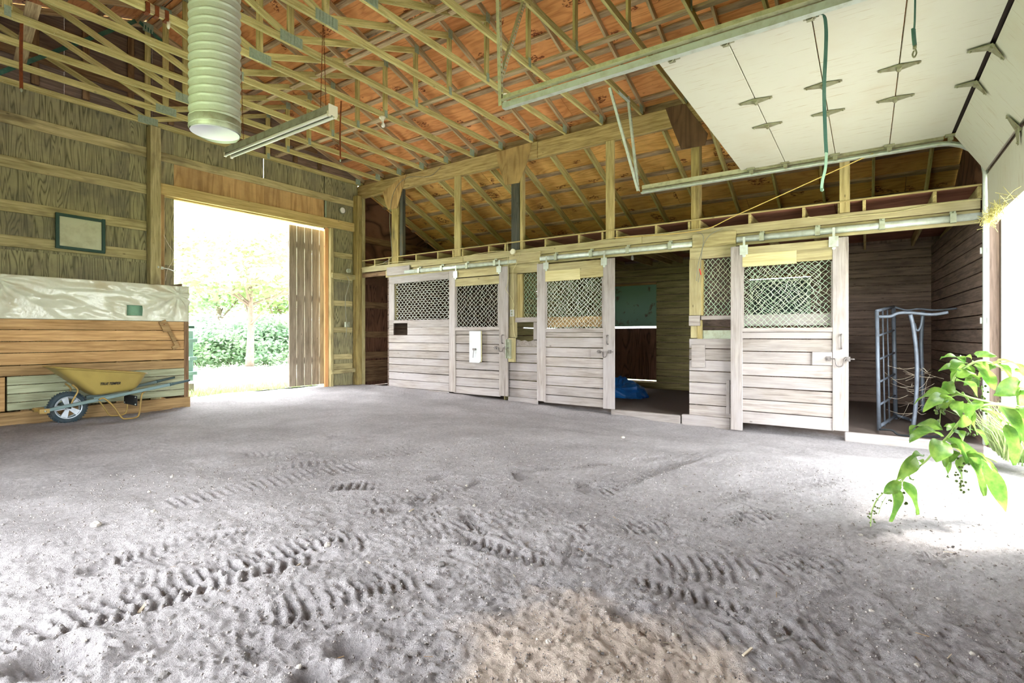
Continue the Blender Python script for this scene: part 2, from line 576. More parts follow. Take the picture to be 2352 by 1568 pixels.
def tube_geo(pts, r, n=8, closed=False, cap=True):
    pts = [Vector(p) for p in pts]
    N = len(pts)
    rr = r if isinstance(r, (list, tuple)) else [r] * N
    verts, faces = [], []
    up = None
    for i in range(N):
        if closed:
            tdir = (pts[(i + 1) % N] - pts[i - 1]).normalized()
        else:
            tdir = (pts[min(i + 1, N - 1)] - pts[max(i - 1, 0)]).normalized()
        if up is None:
            up = Vector((0, 0, 1)) if abs(tdir.z) < 0.9 else Vector((1, 0, 0))
        a = (up - tdir * up.dot(tdir)).normalized()
        up = a
        b = tdir.cross(a)
        for j in range(n):
            ang = 2 * math.pi * j / n
            verts.append(pts[i] + (a * math.cos(ang) + b * math.sin(ang)) * rr[i])
    for i in range(N if closed else N - 1):
        i2 = (i + 1) % N
        for j in range(n):
            j2 = (j + 1) % n
            faces.append((i * n + j, i * n + j2, i2 * n + j2, i2 * n + j))
    if cap and not closed:
        faces.append(tuple(reversed(range(n))))
        faces.append(tuple((N - 1) * n + j for j in range(n)))
    return verts, faces


def tube(name, pts, r, mat, parent=None, n=8, closed=False, origin=None, smooth=True):
    v, f = tube_geo(pts, r, n, closed)
    return obj(name, v, f, mat, parent, origin if origin is not None else pts[0], smooth)


def smooth_path(pts, k=8):
    pts = [Vector(p) for p in pts]
    out = []
    for i in range(len(pts) - 1):
        p0, p1, p2, p3 = pts[max(i - 1, 0)], pts[i], pts[i + 1], pts[min(i + 2, len(pts) - 1)]
        for j in range(k):
            t = j / k
            out.append(0.5 * ((2 * p1) + (p2 - p0) * t + (2 * p0 - 5 * p1 + 4 * p2 - p3) * t * t + (3 * p1 - p0 - 3 * p2 + p3) * t ** 3))
    out.append(pts[-1])
    return out


def prism(name, poly, offset, mat, parent=None):
    """polygon (world points) thickened by vector offset"""
    off = Vector(offset)
    a = [Vector(p) for p in poly]
    n = len(a)
    verts = a + [p + off for p in a]
    nrm = Vector((0, 0, 0))
    for i in range(n):
        nrm += a[i].cross(a[(i + 1) % n])
    flip = nrm.dot(off) > 0
    f1, f2 = tuple(range(n)), tuple(range(2 * n - 1, n - 1, -1))
    faces = [tuple(reversed(f1)) if flip else f1, tuple(reversed(f2)) if flip else f2]
    for i in range(n):
        j = (i + 1) % n
        q = (i, j, n + j, n + i)
        faces.append(q if flip else tuple(reversed(q)))
    c = sum(a, Vector()) / n
    return obj(name, verts, faces, mat, parent, c)


class Geo:
    """collects shapes of one part"""

    def __init__(self):
        self.v, self.f = [], []

    def add(self, v, f):
        k = len(self.v)
        self.v += list(v)
        self.f += [tuple(i + k for i in q) for q in f]
        return self

    def tube(self, pts, r, n=6, closed=False):
        return self.add(*tube_geo(pts, r, n, closed))

    def box(self, c, s, rot=None):
        c = Vector(c)
        vs_ = []
        for sx in (-.5, .5):
            for sy in (-.5, .5):
                for sz in (-.5, .5):
                    p = Vector((sx * s[0], sy * s[1], sz * s[2]))
                    if rot is not None:
                        p = rot @ p
                    vs_.append(c + p)
        return self.add(vs_, [(0, 1, 3, 2), (4, 6, 7, 5), (0, 4, 5, 1), (2, 3, 7, 6), (0, 2, 6, 4), (1, 5, 7, 3)])

    def sphere(self, c, r, n=8, m=6):
        c = Vector(c)
        r = Vector((r, r, r)) if not hasattr(r, '__len__') else Vector(r)
        v = [c + Vector((0, 0, r.z))]
        for i in range(1, m):
            ph = math.pi * i / m
            for j in range(n):
                a = 2 * math.pi * j / n
                v.append(c + Vector((r.x * math.sin(ph) * math.cos(a), r.y * math.sin(ph) * math.sin(a), r.z * math.cos(ph))))
        v.append(c - Vector((0, 0, r.z)))
        f = [(0, 1 + j, 1 + (j + 1) % n) for j in range(n)]
        for i in range(m - 2):
            for j in range(n):
                a, b = 1 + i * n + j, 1 + i * n + (j + 1) % n
                f.append((a, a + n, b + n, b))
        k = 1 + (m - 2) * n
        f += [(k + (j + 1) % n, k + j, len(v) - 1) for j in range(n)]
        return self.add(v, f)

    def lathe(self, c, axis, prof, n=24):
        """prof: list of (r, h) along axis from c"""
        ax = Vector(axis).normalized()
        a = ax.orthogonal().normalized()
        b = ax.cross(a)
        c = Vector(c)
        v, f = [], []
        for r, h in prof:
            for j in range(n):
                t = 2 * math.pi * j / n
                v.append(c + ax * h + (a * math.cos(t) + b * math.sin(t)) * r)
        for i in range(len(prof) - 1):
            for j in range(n):
                j2 = (j + 1) % n
                f.append((i * n + j, i * n + j2, (i + 1) * n + j2, (i + 1) * n + j))
        return self.add(v, f)

    def build(self, name, mat, parent=None, origin=None, smooth=False):
        if origin is None:
            origin = sum((Vector(p) for p in self.v), Vector()) / len(self.v)
        return obj(name, self.v, self.f, mat, parent, origin, smooth)


ORD = ['first', 'second', 'third', 'fourth', 'fifth', 'sixth', 'seventh', 'eighth', 'ninth', 'tenth', 'eleventh', 'twelfth', 'thirteenth', 'fourteenth', 'fifteenth', 'sixteenth']

# main dimensions
XS = 8.2            # face of the stall fronts
XB = 12.0           # back wall of the stalls
YW = 10.32          # plywood end wall
YG = -1.15          # wall with the overhead door
ZT = 4.82           # underside of the trusses
XR = 3.7            # ridge
SL = 0.34           # main roof pitch
ZH = 5.06           # top of the top chord at the girder


def roof_z(x):
    return ZH + SL * (XS - x) if x >= XR else ZH + SL * (XS - XR) - SL * (XR - x)


def ground(x, y):
    x, y = np.asarray(x, float), np.asarray(y, float)
    low = 0.23 - 0.19 * sstep(1.5, 9.3, y)
    g = -low * sstep(4.6, 7.9, x) + (low - 0.11) * sstep(8.2, 8.6, x)
    g = g + 0.05 * sstep(3.0, 0.5, x) * sstep(6.0, 9.0, y)
    return g


def gz(x, y):
    return float(ground(x, y))


# ------------------------------------------------------------------ floor: trodden sand with tyre and shoe prints
_perm = RNG.permutation(512)
_grad = RNG.normal(size=(512, 2))
_grad /= np.linalg.norm(_grad, axis=1)[:, None]


def perlin(x, y):
    xi, yi = np.floor(x).astype(int), np.floor(y).astype(int)
    xf, yf = x - xi, y - yi
    u, v = xf ** 3 * (xf * (xf * 6 - 15) + 10), yf ** 3 * (yf * (yf * 6 - 15) + 10)

    def g(ix, iy, dx, dy):
        h = _perm[(_perm[ix % 512] + iy) % 512]
        return _grad[h, 0] * dx + _grad[h, 1] * dy
    a = g(xi, yi, xf, yf)
    b = g(xi + 1, yi, xf - 1, yf)
    c = g(xi, yi + 1, xf, yf - 1)
    d = g(xi + 1, yi + 1, xf - 1, yf - 1)
    return (a + u * (b - a)) + v * ((c + u * (d - c)) - (a + u * (b - a)))


def grid_lines(knots):
    out = [knots[0][0]]
    for (a, s0), (b, s1) in zip(knots[:-1], knots[1:]):
        n = max(2, int(round((b - a) / ((s0 + s1) / 2))))
        t = np.linspace(0, 1, n + 1)[1:]
        if abs(s1 - s0) > 1e-6:
            q = s1 / s0
            t = (q ** t - 1) / (q - 1)
        out += list(a + (b - a) * t)
    return np.array(out)


def build_floor():
    xs = grid_lines([(-2.0, .12), (0.2, .014), (3.6, .016), (8.3, .04), (12.6, .09)])
    ys = grid_lines([(-2.2, .10), (-1.2, .022), (0.2, .012), (3.2, .016), (10.7, .05)])
    X, Y = np.meshgrid(xs, ys, indexing='ij')
    H = ground(X, Y)
    near = 1 - sstep(7.4, 8.1, X)
    H = H + near * (0.045 * perlin(X * 0.7 + 3, Y * 0.7) + 0.03 * perlin(X * 2.3, Y * 2.3 + 9))
    rough = 0.35 + 0.65 * (1 - sstep(2.4, 5.0, np.hypot(X, Y)))
    H = H + near * rough * (0.018 * perlin(X * 5.5 + 40, Y * 5.5) + 0.012 * perlin(X * 13, Y * 13 + 70))
    fine = perlin(X * 34, Y * 34 + 5)
    H = H + near * rough * 0.011 * fine + 0.006 * perlin(X * 9, Y * 9)
    clod = np.clip(perlin(X * 26 + 11, Y * 26) - 0.25, 0, 1)
    H = H + near * rough * 0.05 * clod - near * rough * 0.014 * np.abs(perlin(X * 17 + 5, Y * 17 + 2)) + near * rough * 0.013 * perlin(X * 38 + 1, Y * 38)

    def track(px, width, pitch, depth, slant):
        P = [onZ(u, v, 0.0) for u, v in px]
        best = np.full(X.shape, 9e9)
        S = np.zeros_like(X)
        T = np.zeros_like(X)
        acc = 0.0
        for a, b in zip(P[:-1], P[1:]):
            dx, dy = b.x - a.x, b.y - a.y
            L = math.hypot(dx, dy)
            dx, dy = dx / L, dy / L
            s = (X - a.x) * dx + (Y - a.y) * dy
            t = -(X - a.x) * dy + (Y - a.y) * dx
            sc = np.clip(s, 0, L)
            dist = np.hypot(s - sc, t)
            m = dist < best
            best = np.where(m, dist, best)
            S = np.where(m, acc + sc, S)
            T = np.where(m, t, T)
            acc += L
        mask = sstep(width / 2 + 0.03, width / 2 - 0.02, best)
        berm = np.exp(-((best - width / 2 - 0.03) / 0.03) ** 2)
        worn = sstep(-0.35, 0.25, perlin(X * 1.7 + 21, Y * 1.7 + px[0][0] * 0.01))
        lug = np.sin(2 * math.pi * (S + slant * np.abs(T)) / pitch)
        lug = np.tanh(lug * 2.2)
        return worn * (mask * (-0.45 * depth + 0.55 * depth * lug) + 0.35 * depth * berm)

    tracks = [
        ([(-120, 1540), (60, 1460), (330, 1375), (560, 1310), (720, 1268)], 0.24, 0.062, 0.024, 0.3),
        ([(250, 1295), (430, 1245), (660, 1215), (900, 1175)], 0.22, 0.055, 0.022, -0.3),
        ([(420, 1330), (620, 1275), (820, 1225), (1010, 1180)], 0.16, 0.05, 0.020, 0.2),
        ([(640, 1120), (890, 1112), (1000, 1095)], 0.20, 0.062, 0.024, 0.0),
        ([(560, 1040), (720, 1030), (850, 1000)], 0.22, 0.070, 0.018, 0.3),
        ([(500, 1085), (760, 1062), (1000, 1030)], 0.22, 0.070, 0.016, 0.0),
        ([(1130, 1200), (1260, 1165), (1400, 1120), (1600, 1040)], 0.22, 0.070, 0.020, 0.4),
        ([(1060, 1240), (1250, 1290), (1480, 1335), (1700, 1395), (1860, 1470)], 0.12, 0.055, 0.026, 0.4),
        ([(1250, 1230), (1480, 1290), (1750, 1310), (1960, 1260)], 0.24, 0.060, 0.016, 0.2),
        ([(860, 1330), (1060, 1290), (1200, 1240)], 0.2, 0.06, 0.022, 0.3),
        ([(1180, 1090), (1440, 1060), (1640, 1040)], 0.10, 0.05, 0.016, 0.0),
        ([(1500, 1180), (1700, 1130), (1900, 1100)], 0.16, 0.06, 0.010, 0.2),
        ([(-60, 1420), (120, 1385), (300, 1345), (480, 1320)], 0.26, 0.06, 0.018, 0.2),
        ([(560, 1420), (760, 1370), (950, 1320)], 0.2, 0.055, 0.016, 0.2),
        ([(300, 1480), (520, 1430), (700, 1400)], 0.2, 0.06, 0.018, 0.3),
        ([(1350, 1500), (1650, 1440), (1900, 1420)], 0.22, 0.07, 0.012, 0.3),
        ([(620, 1180), (860, 1150), (1080, 1120), (1260, 1060)], 0.2, 0.06, 0.014, 0.2),
        ([(380, 1160), (600, 1110), (820, 1070)], 0.22, 0.065, 0.013, 0.0),
        ([(1300, 1230), (1560, 1190), (1800, 1180)], 0.22, 0.06, 0.013, 0.3),
        ([(820, 1250), (1040, 1220), (1180, 1170)], 0.18, 0.055, 0.018, 0.2),
        ([(880, 980), (1150, 960), (1350, 980)], 0.25, 0.08, 0.012, 0.3),
    ]
    for tr in tracks:
        H = H + near * track(*tr)

    def shoe(u, v, ang, sc=1.0, depth=0.016):
        c = onZ(u, v, 0.0)
        ca, sa = math.cos(math.radians(ang)), math.sin(math.radians(ang))
        a = ((X - c.x) * ca + (Y - c.y) * sa) / sc
        b = (-(X - c.x) * sa + (Y - c.y) * ca) / sc
        wid = 0.052 - 0.012 * np.exp(-((a + 0.03) / 0.04) ** 2)
        r = np.maximum(np.abs(b) / wid, np.abs(a) / 0.15)
        r = np.where(np.abs(a) > 0.10, np.hypot(b / wid, (np.abs(a) - 0.10) / 0.05), r)
        m = sstep(1.12, 0.9, r)
        rim = np.exp(-((r - 1.22) / 0.14) ** 2)
        return m * (-depth + 0.32 * depth * np.sin(2 * math.pi * a / 0.034)) + 0.5 * depth * rim
    for s in ((1083, 1200, 60), (1465, 1425, 75), (1320, 1270, 20), (965, 1150, 30), (690, 1045, 10), (770, 998, 5), (1095, 1112, 15),
              (1005, 1150, 5), (1700, 1190, -20), (2160, 1290, -30), (1190, 1100, 40), (1010, 1095, 5), (1340, 1120, 30), (590, 1475, 70)):
        H = H + near * shoe(*s)
    # dug hollows at the front edge
    for (u, v, r, d) in ((125, 1525, 0.10, 0.07), (805, 1490, 0.07, 0.05), (720, 1560, 0.06, 0.05), (1010, 1340, 0.05, 0.03)):
        c = onZ(u, v, 0.0)
        q = np.hypot(X - c.x, Y - c.y) / r
        H = H - d * np.exp(-q ** 2) + 0.4 * d * np.exp(-((q - 1.5) / 0.5) ** 2)
    # a little drift of soil against the stall fronts
    H = H + 0.05 * np.exp(-((X - 8.05) / 0.18) ** 2) * (0.5 + perlin(Y * 2.0, X * 0 + 3.3)) * (Y > 1.9) * (Y < 9.6)
    nx, ny = X.shape
    co = np.stack([X, Y, H], -1).reshape(-1, 3)
    i, j = np.meshgrid(np.arange(nx - 1), np.arange(ny - 1), indexing='ij')
    a = (i * ny + j).ravel()
    quads = np.stack([a, a + ny, a + ny + 1, a + 1], -1)
    me = bpy.data.meshes.new('floor')
    me.vertices.add(len(co))
    me.vertices.foreach_set('co', co.astype(np.float32).ravel())
    me.loops.add(quads.size)
    me.loops.foreach_set('vertex_index', quads.astype(np.int32).ravel())
    me.polygons.add(len(quads))
    me.polygons.foreach_set('loop_start', np.arange(0, quads.size, 4, dtype=np.int32))
    me.polygons.foreach_set('use_smooth', np.ones(len(quads), bool))
    me.update(calc_edges=True)
    me.validate()
    me.materials.append(M['floor'])
    o = bpy.data.objects.new('floor', me)
    _link(o, None, Matrix.Identity(4))
    tag(o, 'pale sandy dirt floor pressed with tyre tracks and shoe prints', 'floor', kind='structure')

    def height(x, y):
        return float(H[np.clip(np.searchsorted(xs, x), 0, nx - 1), np.clip(np.searchsorted(ys, y), 0, ny - 1)])
    return height


floor_h = build_floor()

# ------------------------------------------------------------------ end wall of plywood with girts (wall_left)
wall = thing('wall_left', 'weathered plywood end wall with horizontal girts around the big doorway', 'wall', (4, YW, 0), kind='structure')
DX0, DX1, DZ = 4.14, 7.30, 3.66          # doorway
JOINTS = [-1.4, -0.2, 1.02, 2.24, 3.46, 4.14]


def sheet(x0, x1, z0, z1, mat, y=YW + 0.012):
    return board('plywood_sheet', (((x0 + x1) / 2), y, z0), ((x0 + x1) / 2, y, z1), (x1 - x0) + 0.001, 0.018, mat, wall, (1, 0, 0), 0.002)


for a, b in zip(JOINTS[:-1], JOINTS[1:]):
    sheet(a, b, -0.1, 2.43, M['ply_wall'])
    sheet(a, b, 2.43, 4.87, M['ply_wall'])
# above the doorway: tan infill below the girt, olive above
xx = [4.14, 5.0, 5.83, 6.5, 7.28]
for i, (a, b) in enumerate(zip(xx[:-1], xx[1:])):
    sheet(a, b - (0.012 if i == 1 else 0), 4.30, 4.86, M['ply_wall'])
    sheet(a, b, 3.70, 4.297, M['ply_tan'])
sheet(7.30, 8.22, -0.1, 2.43, M['ply_wall'])
sheet(7.26, 8.22, 3.62, 4.87, M['ply_wall'])
sheet(7.31, 8.22, 2.43, 3.63, M['ply_wall'])
# gable: sheets cut to the roof line
def gable_sheet(parent, x0, x1, z0, topf, y, mat, t=0.018):
    xs_ = [x0, x1] if not (x0 < XR < x1) else [x0, XR, x1]
    poly = [Vector((x0, y, z0))] + [Vector((x, y, topf(x))) for x in xs_] + [Vector((x1, y, z0))]
    return prism('plywood_sheet', poly, (0, t, 0), mat, parent)


def main_top(x):
    return roof_z(x) + 0.035


def lean_top(x):
    return 4.78 - 0.42 * (x - 8.3)


for a in np.arange(-1.0, 8.3, 1.2):
    gable_sheet(wall, a, min(a + 1.196, 8.42), 4.866, main_top, YW + 0.004, M['stall_in'])
for a, b in ((8.22, 9.44), (9.44, 10.66), (10.66, 12.05)):
    sheet(a, b, -0.1, 2.43, M['ply_wall_brown'])
    gable_sheet(wall, a, b - 0.004, 2.42, lean_top, YW + 0.004, M['ply_wall_brown'])
for a in np.arange(-0.8, 8.0, 0.61):
    zt = roof_z(a) - 0.2
    if zt > 5.05:
        board('gable_stud', (a, YW - 0.03, 4.95), (a, YW - 0.03, zt), 0.09, 0.04, M['girt_brown'], wall, (1, 0, 0))
for z in (5.35, 5.85, 6.3):
    xa = XR - (roof_z(XR) - z) / SL + 0.3
    xb = XR + (roof_z(XR) - z) / SL - 0.3
    board('gable_girt', (xa, YW - 0.055, z), (xb, YW - 0.055, z), 0.14, 0.03, M['girt_brown'], wall)
GIRTS = [4.34, 3.70, 3.06, 2.55, 1.92, 1.29, 0.65]
for z in GIRTS:
    board('girt', (-1.4, YW - 0.02, z), (3.70, YW - 0.02, z + 0.01), 0.17, 0.04, M['girt'], wall)
board('girt', (3.88, YW - 0.02, 4.34), (8.06, YW - 0.02, 4.36), 0.15, 0.04, M['girt'], wall)
for z in GIRTS[2:]:
    board('girt', (7.44, YW - 0.02, z), (8.03, YW - 0.02, z), 0.13, 0.04, M['girt'], wall)
board('girt', (7.40, YW - 0.10, 2.56), (8.06, YW - 0.10, 2.56), 0.12, 0.03, M['girt'], wall)
board('girt', (7.40, YW - 0.10, 0.30), (8.06, YW - 0.10, 0.32), 0.10, 0.03, M['girt'], wall)
board('splash_board', (7.44, YW - 0.03, 0.42), (8.03, YW - 0.03, 0.42), 0.14, 0.03, M['girt'], wall)
for z in (3.55, 1.92, 1.18, 2.70):
    board('girt', (8.30, YW - 0.02, z), (11.9, YW - 0.02, z), 0.16, 0.04, M['girt_brown'], wall)
for z in (0.08, 0.26, 0.44, 0.66):
    board('splash_board', (8.30, YW - 0.03, z), (11.9, YW - 0.03, z), 0.17, 0.035, M['girt_brown'], wall)
# posts and door frame
board('wall_post', (3.79, YW - 0.09, -0.1), (3.79, YW - 0.09, 4.80), 0.16, 0.16, M['girt'], wall, (1, 0, 0))
board('corner_post', (8.13, YW - 0.10, -0.1), (8.13, YW - 0.10, 4.55), 0.14, 0.16, M['post'], wall, (1, 0, 0))
board('corner_post', (8.27, YW - 0.10, -0.1), (8.27, YW - 0.10, 4.60), 0.10, 0.12, M['girt'], wall, (1, 0, 0))
board('door_jamb', (3.92, YW - 0.04, -0.1), (3.92, YW - 0.04, DZ), 0.07, 0.10, M['brownish'], wall, (1, 0, 0))
board('door_jamb', (4.06, YW + 0.06, -0.1), (4.06, YW + 0.06, DZ), 0.20, 0.04, M['slide'], wall, (1, 0, 0))
board('door_header', (3.88, YW - 0.05, DZ + 0.10), (8.06, YW - 0.05, DZ + 0.12), 0.20, 0.06, M['header'], wall)
board('door_header', (3.95, YW + 0.05, DZ + 0.0), (7.36, YW + 0.05, DZ + 0.02), 0.05, 0.10, M['header'], wall)
board('door_jamb', (7.335, YW + 0.02, -0.08), (7.335, YW + 0.02, DZ), 0.09, 0.05, M['jamb_new'], wall, (1, 0, 0))
board('door_jamb', (7.42, YW - 0.04, -0.08), (7.42, YW - 0.04, DZ), 0.08, 0.10, M['girt'], wall, (1, 0, 0))
board('metal_strip', (7.30, YW - 0.012, 3.86), (7.30, YW - 0.012, 4.28), 0.035, 0.006, M['plate'], wall, (1, 0, 0))

# ------------------------------------------------------------------ roof over the trusses (ceiling)
roof = thing('ceiling', 'orange plywood roof decking on purlins seen from below', 'roof', (XR, 5, 6), kind='structure')
RY0, RY1 = -1.3, YW + 0.12
for side in (1, -1):
    sdir = Vector((side, 0, -SL)).normalized()
    up = Vector((side * SL, 0, 1)).normalized()
    top = Vector((XR, 0, roof_z(XR)))
    total = 5.0 if side > 0 else 4.9
    s = 0.0
    row = 0
    while s < total:
        w = min(1.22, total - s)
        y = RY1 - (1.22 if row % 2 else 2.44)
        ya = RY1
        while ya > RY0 + 0.05:
            yb = max(y, RY0)
            c = top + sdir * (s + w / 2) + up * 0.052
            board('plywood_sheet', (c.x, yb + 0.003, c.z), (c.x, ya - 0.003, c.z), w - 0.008, 0.015, M['ply_roof'], roof, sdir, 0.002)
            ya, y = yb, yb - 2.44
        s += w
        row += 1
    k = 0.12
    while k < total:
        c = top + sdir * k + up * 0.022
        board('purlin', (c.x, RY0, c.z), (c.x, RY1, c.z), 0.09, 0.038, M['purlin'], roof, sdir)
        k += 0.58

board('ridge_board', (XR, RY0, roof_z(XR) + 0.075), (XR, RY1, roof_z(XR) + 0.075), 0.34, 0.02, M['purlin'], roof, (1, 0, 0))

# lean-to roof over the stalls
lean = thing('ceiling', 'golden plywood lean-to roof with rafters sloping down behind the loft', 'roof', (10, 5, 4), kind='structure')
LS = 0.42
ldir = Vector((1, 0, -LS)).normalized()
lup = Vector((LS, 0, 1)).normalized()
ltop = Vector((8.30, 0, 4.74))
for row in range(4):
    w = 1.22
    ya = RY1
    y = RY1 - (1.22 if row % 2 == 0 else 2.44)
    while ya > RY0 + 0.05:
        yb = max(y, RY0)
        c = ltop + ldir * (row * 1.22 + 0.61) + lup * 0.05
        board('plywood_sheet', (c.x, yb + 0.003, c.z), (c.x, ya - 0.003, c.z), w - 0.008, 0.015, M['ply_lean'], lean, ldir, 0.002)
        ya, y = yb, yb - 2.44
k = 0.25
while k < 4.6:
    c = ltop + ldir * k + lup * 0.021
    board('purlin', (c.x, RY0, c.z), (c.x, RY1, c.z), 0.09, 0.038, M['purlin'], lean, ldir)
    k += 0.55
board('fascia_board', (8.43, RY0, 4.87), (8.43, RY1, 4.87), 0.36, 0.025, M['purlin'], lean)
for (r_, c_, d_, u_, tot, off) in ((roof, Vector((XR, 0, roof_z(XR))), Vector((1, 0, -SL)).normalized(), Vector((SL, 0, 1)).normalized(), 5.0, .07),
                            (roof, Vector((XR, 0, roof_z(XR))), Vector((-1, 0, -SL)).normalized(), Vector((-SL, 0, 1)).normalized(), 4.95, .07),
                            (lean, ltop, ldir, lup, 4.9, .068)):
    c_ = c_ + d_ * (tot / 2) + u_ * off
    board('roofing_felt', (c_.x, RY0, c_.z), (c_.x, RY1, c_.z), tot, 0.012, M['dark_gap'], r_, d_, 0.0)
TRY = [10.245 - 0.717 * i for i in range(16)]
for y in TRY:
    a = ltop + ldir * 0.02 - lup * 0.07
    b = ltop + ldir * 4.3 - lup * 0.07
    board('rafter', (a.x, y - 0.30, a.z), (b.x, y - 0.30, b.z), 0.14, 0.04, M['truss'], lean, lup)

# ------------------------------------------------------------------ trusses
XL = XR - (XS - XR)                       # far heel, mirrored about the ridge
KX = 5.87


def plate(name, parent, c, w, h, y, mat='plate', ribs=5):
    """pressed steel truss plate facing -y, with raised ribs"""
    g = Geo()
    g.box((c[0], y, c[1]), (w, 0.004, h))
    for i in range(ribs):
        x = c[0] - w / 2 + w * (i + 0.5) / ribs
        g.box((x, y - 0.004, c[1]), (w / ribs * 0.45, 0.006, h * 0.96))
    return g.build(name, M[mat], parent)


def make_truss(i, y):
    lab = ('plywood end wall truss, flat against the gable' if i == 0 else
           f'wooden roof truss, {ORD[i - 1]} in from the plywood end wall')
    t = thing('roof_truss', lab, 'truss', (XR, y, ZT), 'wooden roof trusses')
    th = 0.038
    j = random.uniform(-0.008, 0.008)
    board('bottom_chord', (XL, y, ZT + 0.045), (XR, y, ZT + 0.045 + j), 0.09, th, M['truss'], t)
    board('bottom_chord', (XR, y, ZT + 0.045 + j), (XS + 0.12, y, ZT + 0.045), 0.09, th, M['truss'], t)
    zr = roof_z(XR)
    for s in (1, -1):
        e = XS + 0.15 if s > 0 else XL - 0.15
        off = 0.045 / math.cos(math.atan(SL))
        board('top_chord', (XR, y, zr - off), (e, y, roof_z(e) - off), 0.09, th, M['truss_pink'], t)
        kx = KX if s > 0 else 2 * XR - KX
        board('web', (kx, y + 0.002, ZT + 0.09), (kx, y + 0.002, roof_z(kx) - 0.09), 0.085, 0.036, M['truss'], t, (1, 0, 0))
        board('web', (XR + 0.05 * s, y - 0.002, ZT + 0.10), (kx - 0.03 * s, y - 0.002, roof_z(kx) - 0.13), 0.085, 0.036, M['truss'], t)
        plate('truss_plate', t, (kx, roof_z(kx) - 0.10), 0.09, 0.13, y - 0.024, ribs=3)
        plate('truss_plate', t, (kx, ZT + 0.07), 0.06, 0.12, y - 0.024, ribs=2)
        hx = XS - 0.05 if s > 0 else XL + 0.05
        plate('truss_plate', t, (hx, ZT + 0.085), 0.14, 0.13, y - 0.024, ribs=3)
    board('king_post', (XR, y + 0.001, ZT + 0.09), (XR, y + 0.001, zr - 0.10), 0.085, 0.036, M['truss'], t, (1, 0, 0))
    plate('truss_plate', t, (XR, ZT + 0.065), 0.30, 0.13, y - 0.024, ribs=7)
    plate('truss_plate', t, (XR, zr - 0.10), 0.16, 0.16, y - 0.024, ribs=4)
    return t


for i, y in enumerate(TRY):
    make_truss(i, y)


def brace(x, z, y0, y1, label, w=0.085, t=0.036, mat='truss_pink', x1=None, wd=(1, 0, 0)):
    o = board('lateral_brace', (x, y0, z), (x if x1 is None else x1, y1, z), w, t, M[mat], None, wd)
    return tag(o, label, 'brace')


brace(6.03, ZT + 0.11, 0.2, 10.2, 'long flat lateral brace lying on the bottom chords beside the uprights')
brace(5.05, 5.40, 3.6, 10.1, 'lateral brace nailed under the truss diagonals nearer the ridge')
brace(4.80, 5.30, 4.0, 6.2, 'short doubled brace board under the truss diagonals')
p, q = onZ(78, 8, ZT + 0.11), onZ(46, 142, ZT + 0.11)
tag(board('lateral_brace', p, q, 0.13, 0.02, M['truss_pink'], None, (1, 0.3, 0)), 'pale skewed board laid across the trusses beside the rusty strap', 'brace')
for (a, b, lab) in (((-30, 178), (312, 48), 'long teal metal strap brace rising to the gable peak'),
                    ((320, 50), (392, 112), 'short teal metal strap brace falling from the gable peak')):
    tag(board('strap_brace', onY(*a, YW - 0.10), onY(*b, YW - 0.10), 0.06, 0.004, M['strap'], None, (0, 0, 1), 0.001), lab, 'brace')

# ------------------------------------------------------------------ girder, posts, gussets, studs over the stall fronts
g = thing('girder_beam', 'long built-up timber girder carrying the truss ends above the stalls', 'beam', (XS, 4.6, 4.6))
board('beam_board', (XS + 0.02, YW - 0.02, ZT - 0.155), (XS + 0.02, 5.1, ZT - 0.155), 0.31, 0.04, M['girder'], g)
board('beam_board', (XS + 0.02, 5.09, ZT - 0.155), (XS + 0.02, YG, ZT - 0.155), 0.31, 0.04, M['girder'], g)
board('beam_board', (XS + 0.065, YW - 0.02, ZT - 0.155), (XS + 0.065, YG, ZT - 0.155), 0.31, 0.04, M['girder'], g)
for poly, mt in (([(880, 441), (934, 400), (925, 434), (913, 478), (893, 482), (887, 468)], 'gusset_wood'),
                 ([(1141, 350), (1222, 327), (1212, 371), (1193, 420), (1161, 425), (1144, 374)], 'gusset_wood'),
                 ([(1529, 249), (1573, 238), (1626, 307), (1620, 334), (1565, 343), (1542, 286)], 'gusset_dark'),
                 ([(794, 433), (820, 427), (817, 445), (807, 497), (795, 500)], 'gusset_wood')):
    prism('plywood_gusset', [onX(u, v, XS - 0.002) for u, v in poly], (-0.018, 0, 0), M[mt], g)


def upright(u0, u1, label, mat, depth=0.15, mat2=None, x=XS + 0.02, ztop=ZT - 0.30):
    x = XS + depth / 2 - (0.015 if depth < 0.1 else -0.004)
    y0, y1 = onX(u0, 600, x - depth / 2).y, onX(u1, 600, x - depth / 2).y
    o = board('loft_post', (x + depth * 0.0, (y0 + y1) / 2, 2.822), (x, (y0 + y1) / 2, ztop), abs(y1 - y0), depth, M[mat], None, (0, 1, 0), 0.006)
    return tag(o, label, 'post')


upright(899, 915, 'square timber post with a charred side under the first girder gusset', 'post', 0.16)
upright(1174, 1193, 'dark stained square post under the wide central girder gusset', 'post_dark', 0.16)
upright(1587, 1606, 'square timber post under the dark gusset beside the overhead door', 'post', 0.16)
upright(1043, 1057, 'thin upright stud between the charred post and the dark post', 'loft', 0.05)
upright(1391, 1410, 'thin upright stud beside the perforated track hanger', 'loft', 0.05)
upright(1928, 1952, 'thin upright stud behind the end of the yellow rope', 'loft', 0.05)
o = board('post_stud', (XS + 0.05, onX(921, 500, XS).y, 2.99), (XS + 0.05, onX(921, 500, XS).y, ZT - 0.3), 0.10, 0.09, M['post_dark'], None, (0, 1, 0))
tag(o, 'charred dark stud nailed along the first gusset post', 'post')
o = board('post_stud', (XS + 0.04, onX(1198, 500, XS).y, 2.72), (XS + 0.04, onX(1198, 500, XS).y, ZT - 0.3), 0.06, 0.10, M['loft'], None, (0, 1, 0))
tag(o, 'yellowish stud nailed along the dark stained post', 'post')

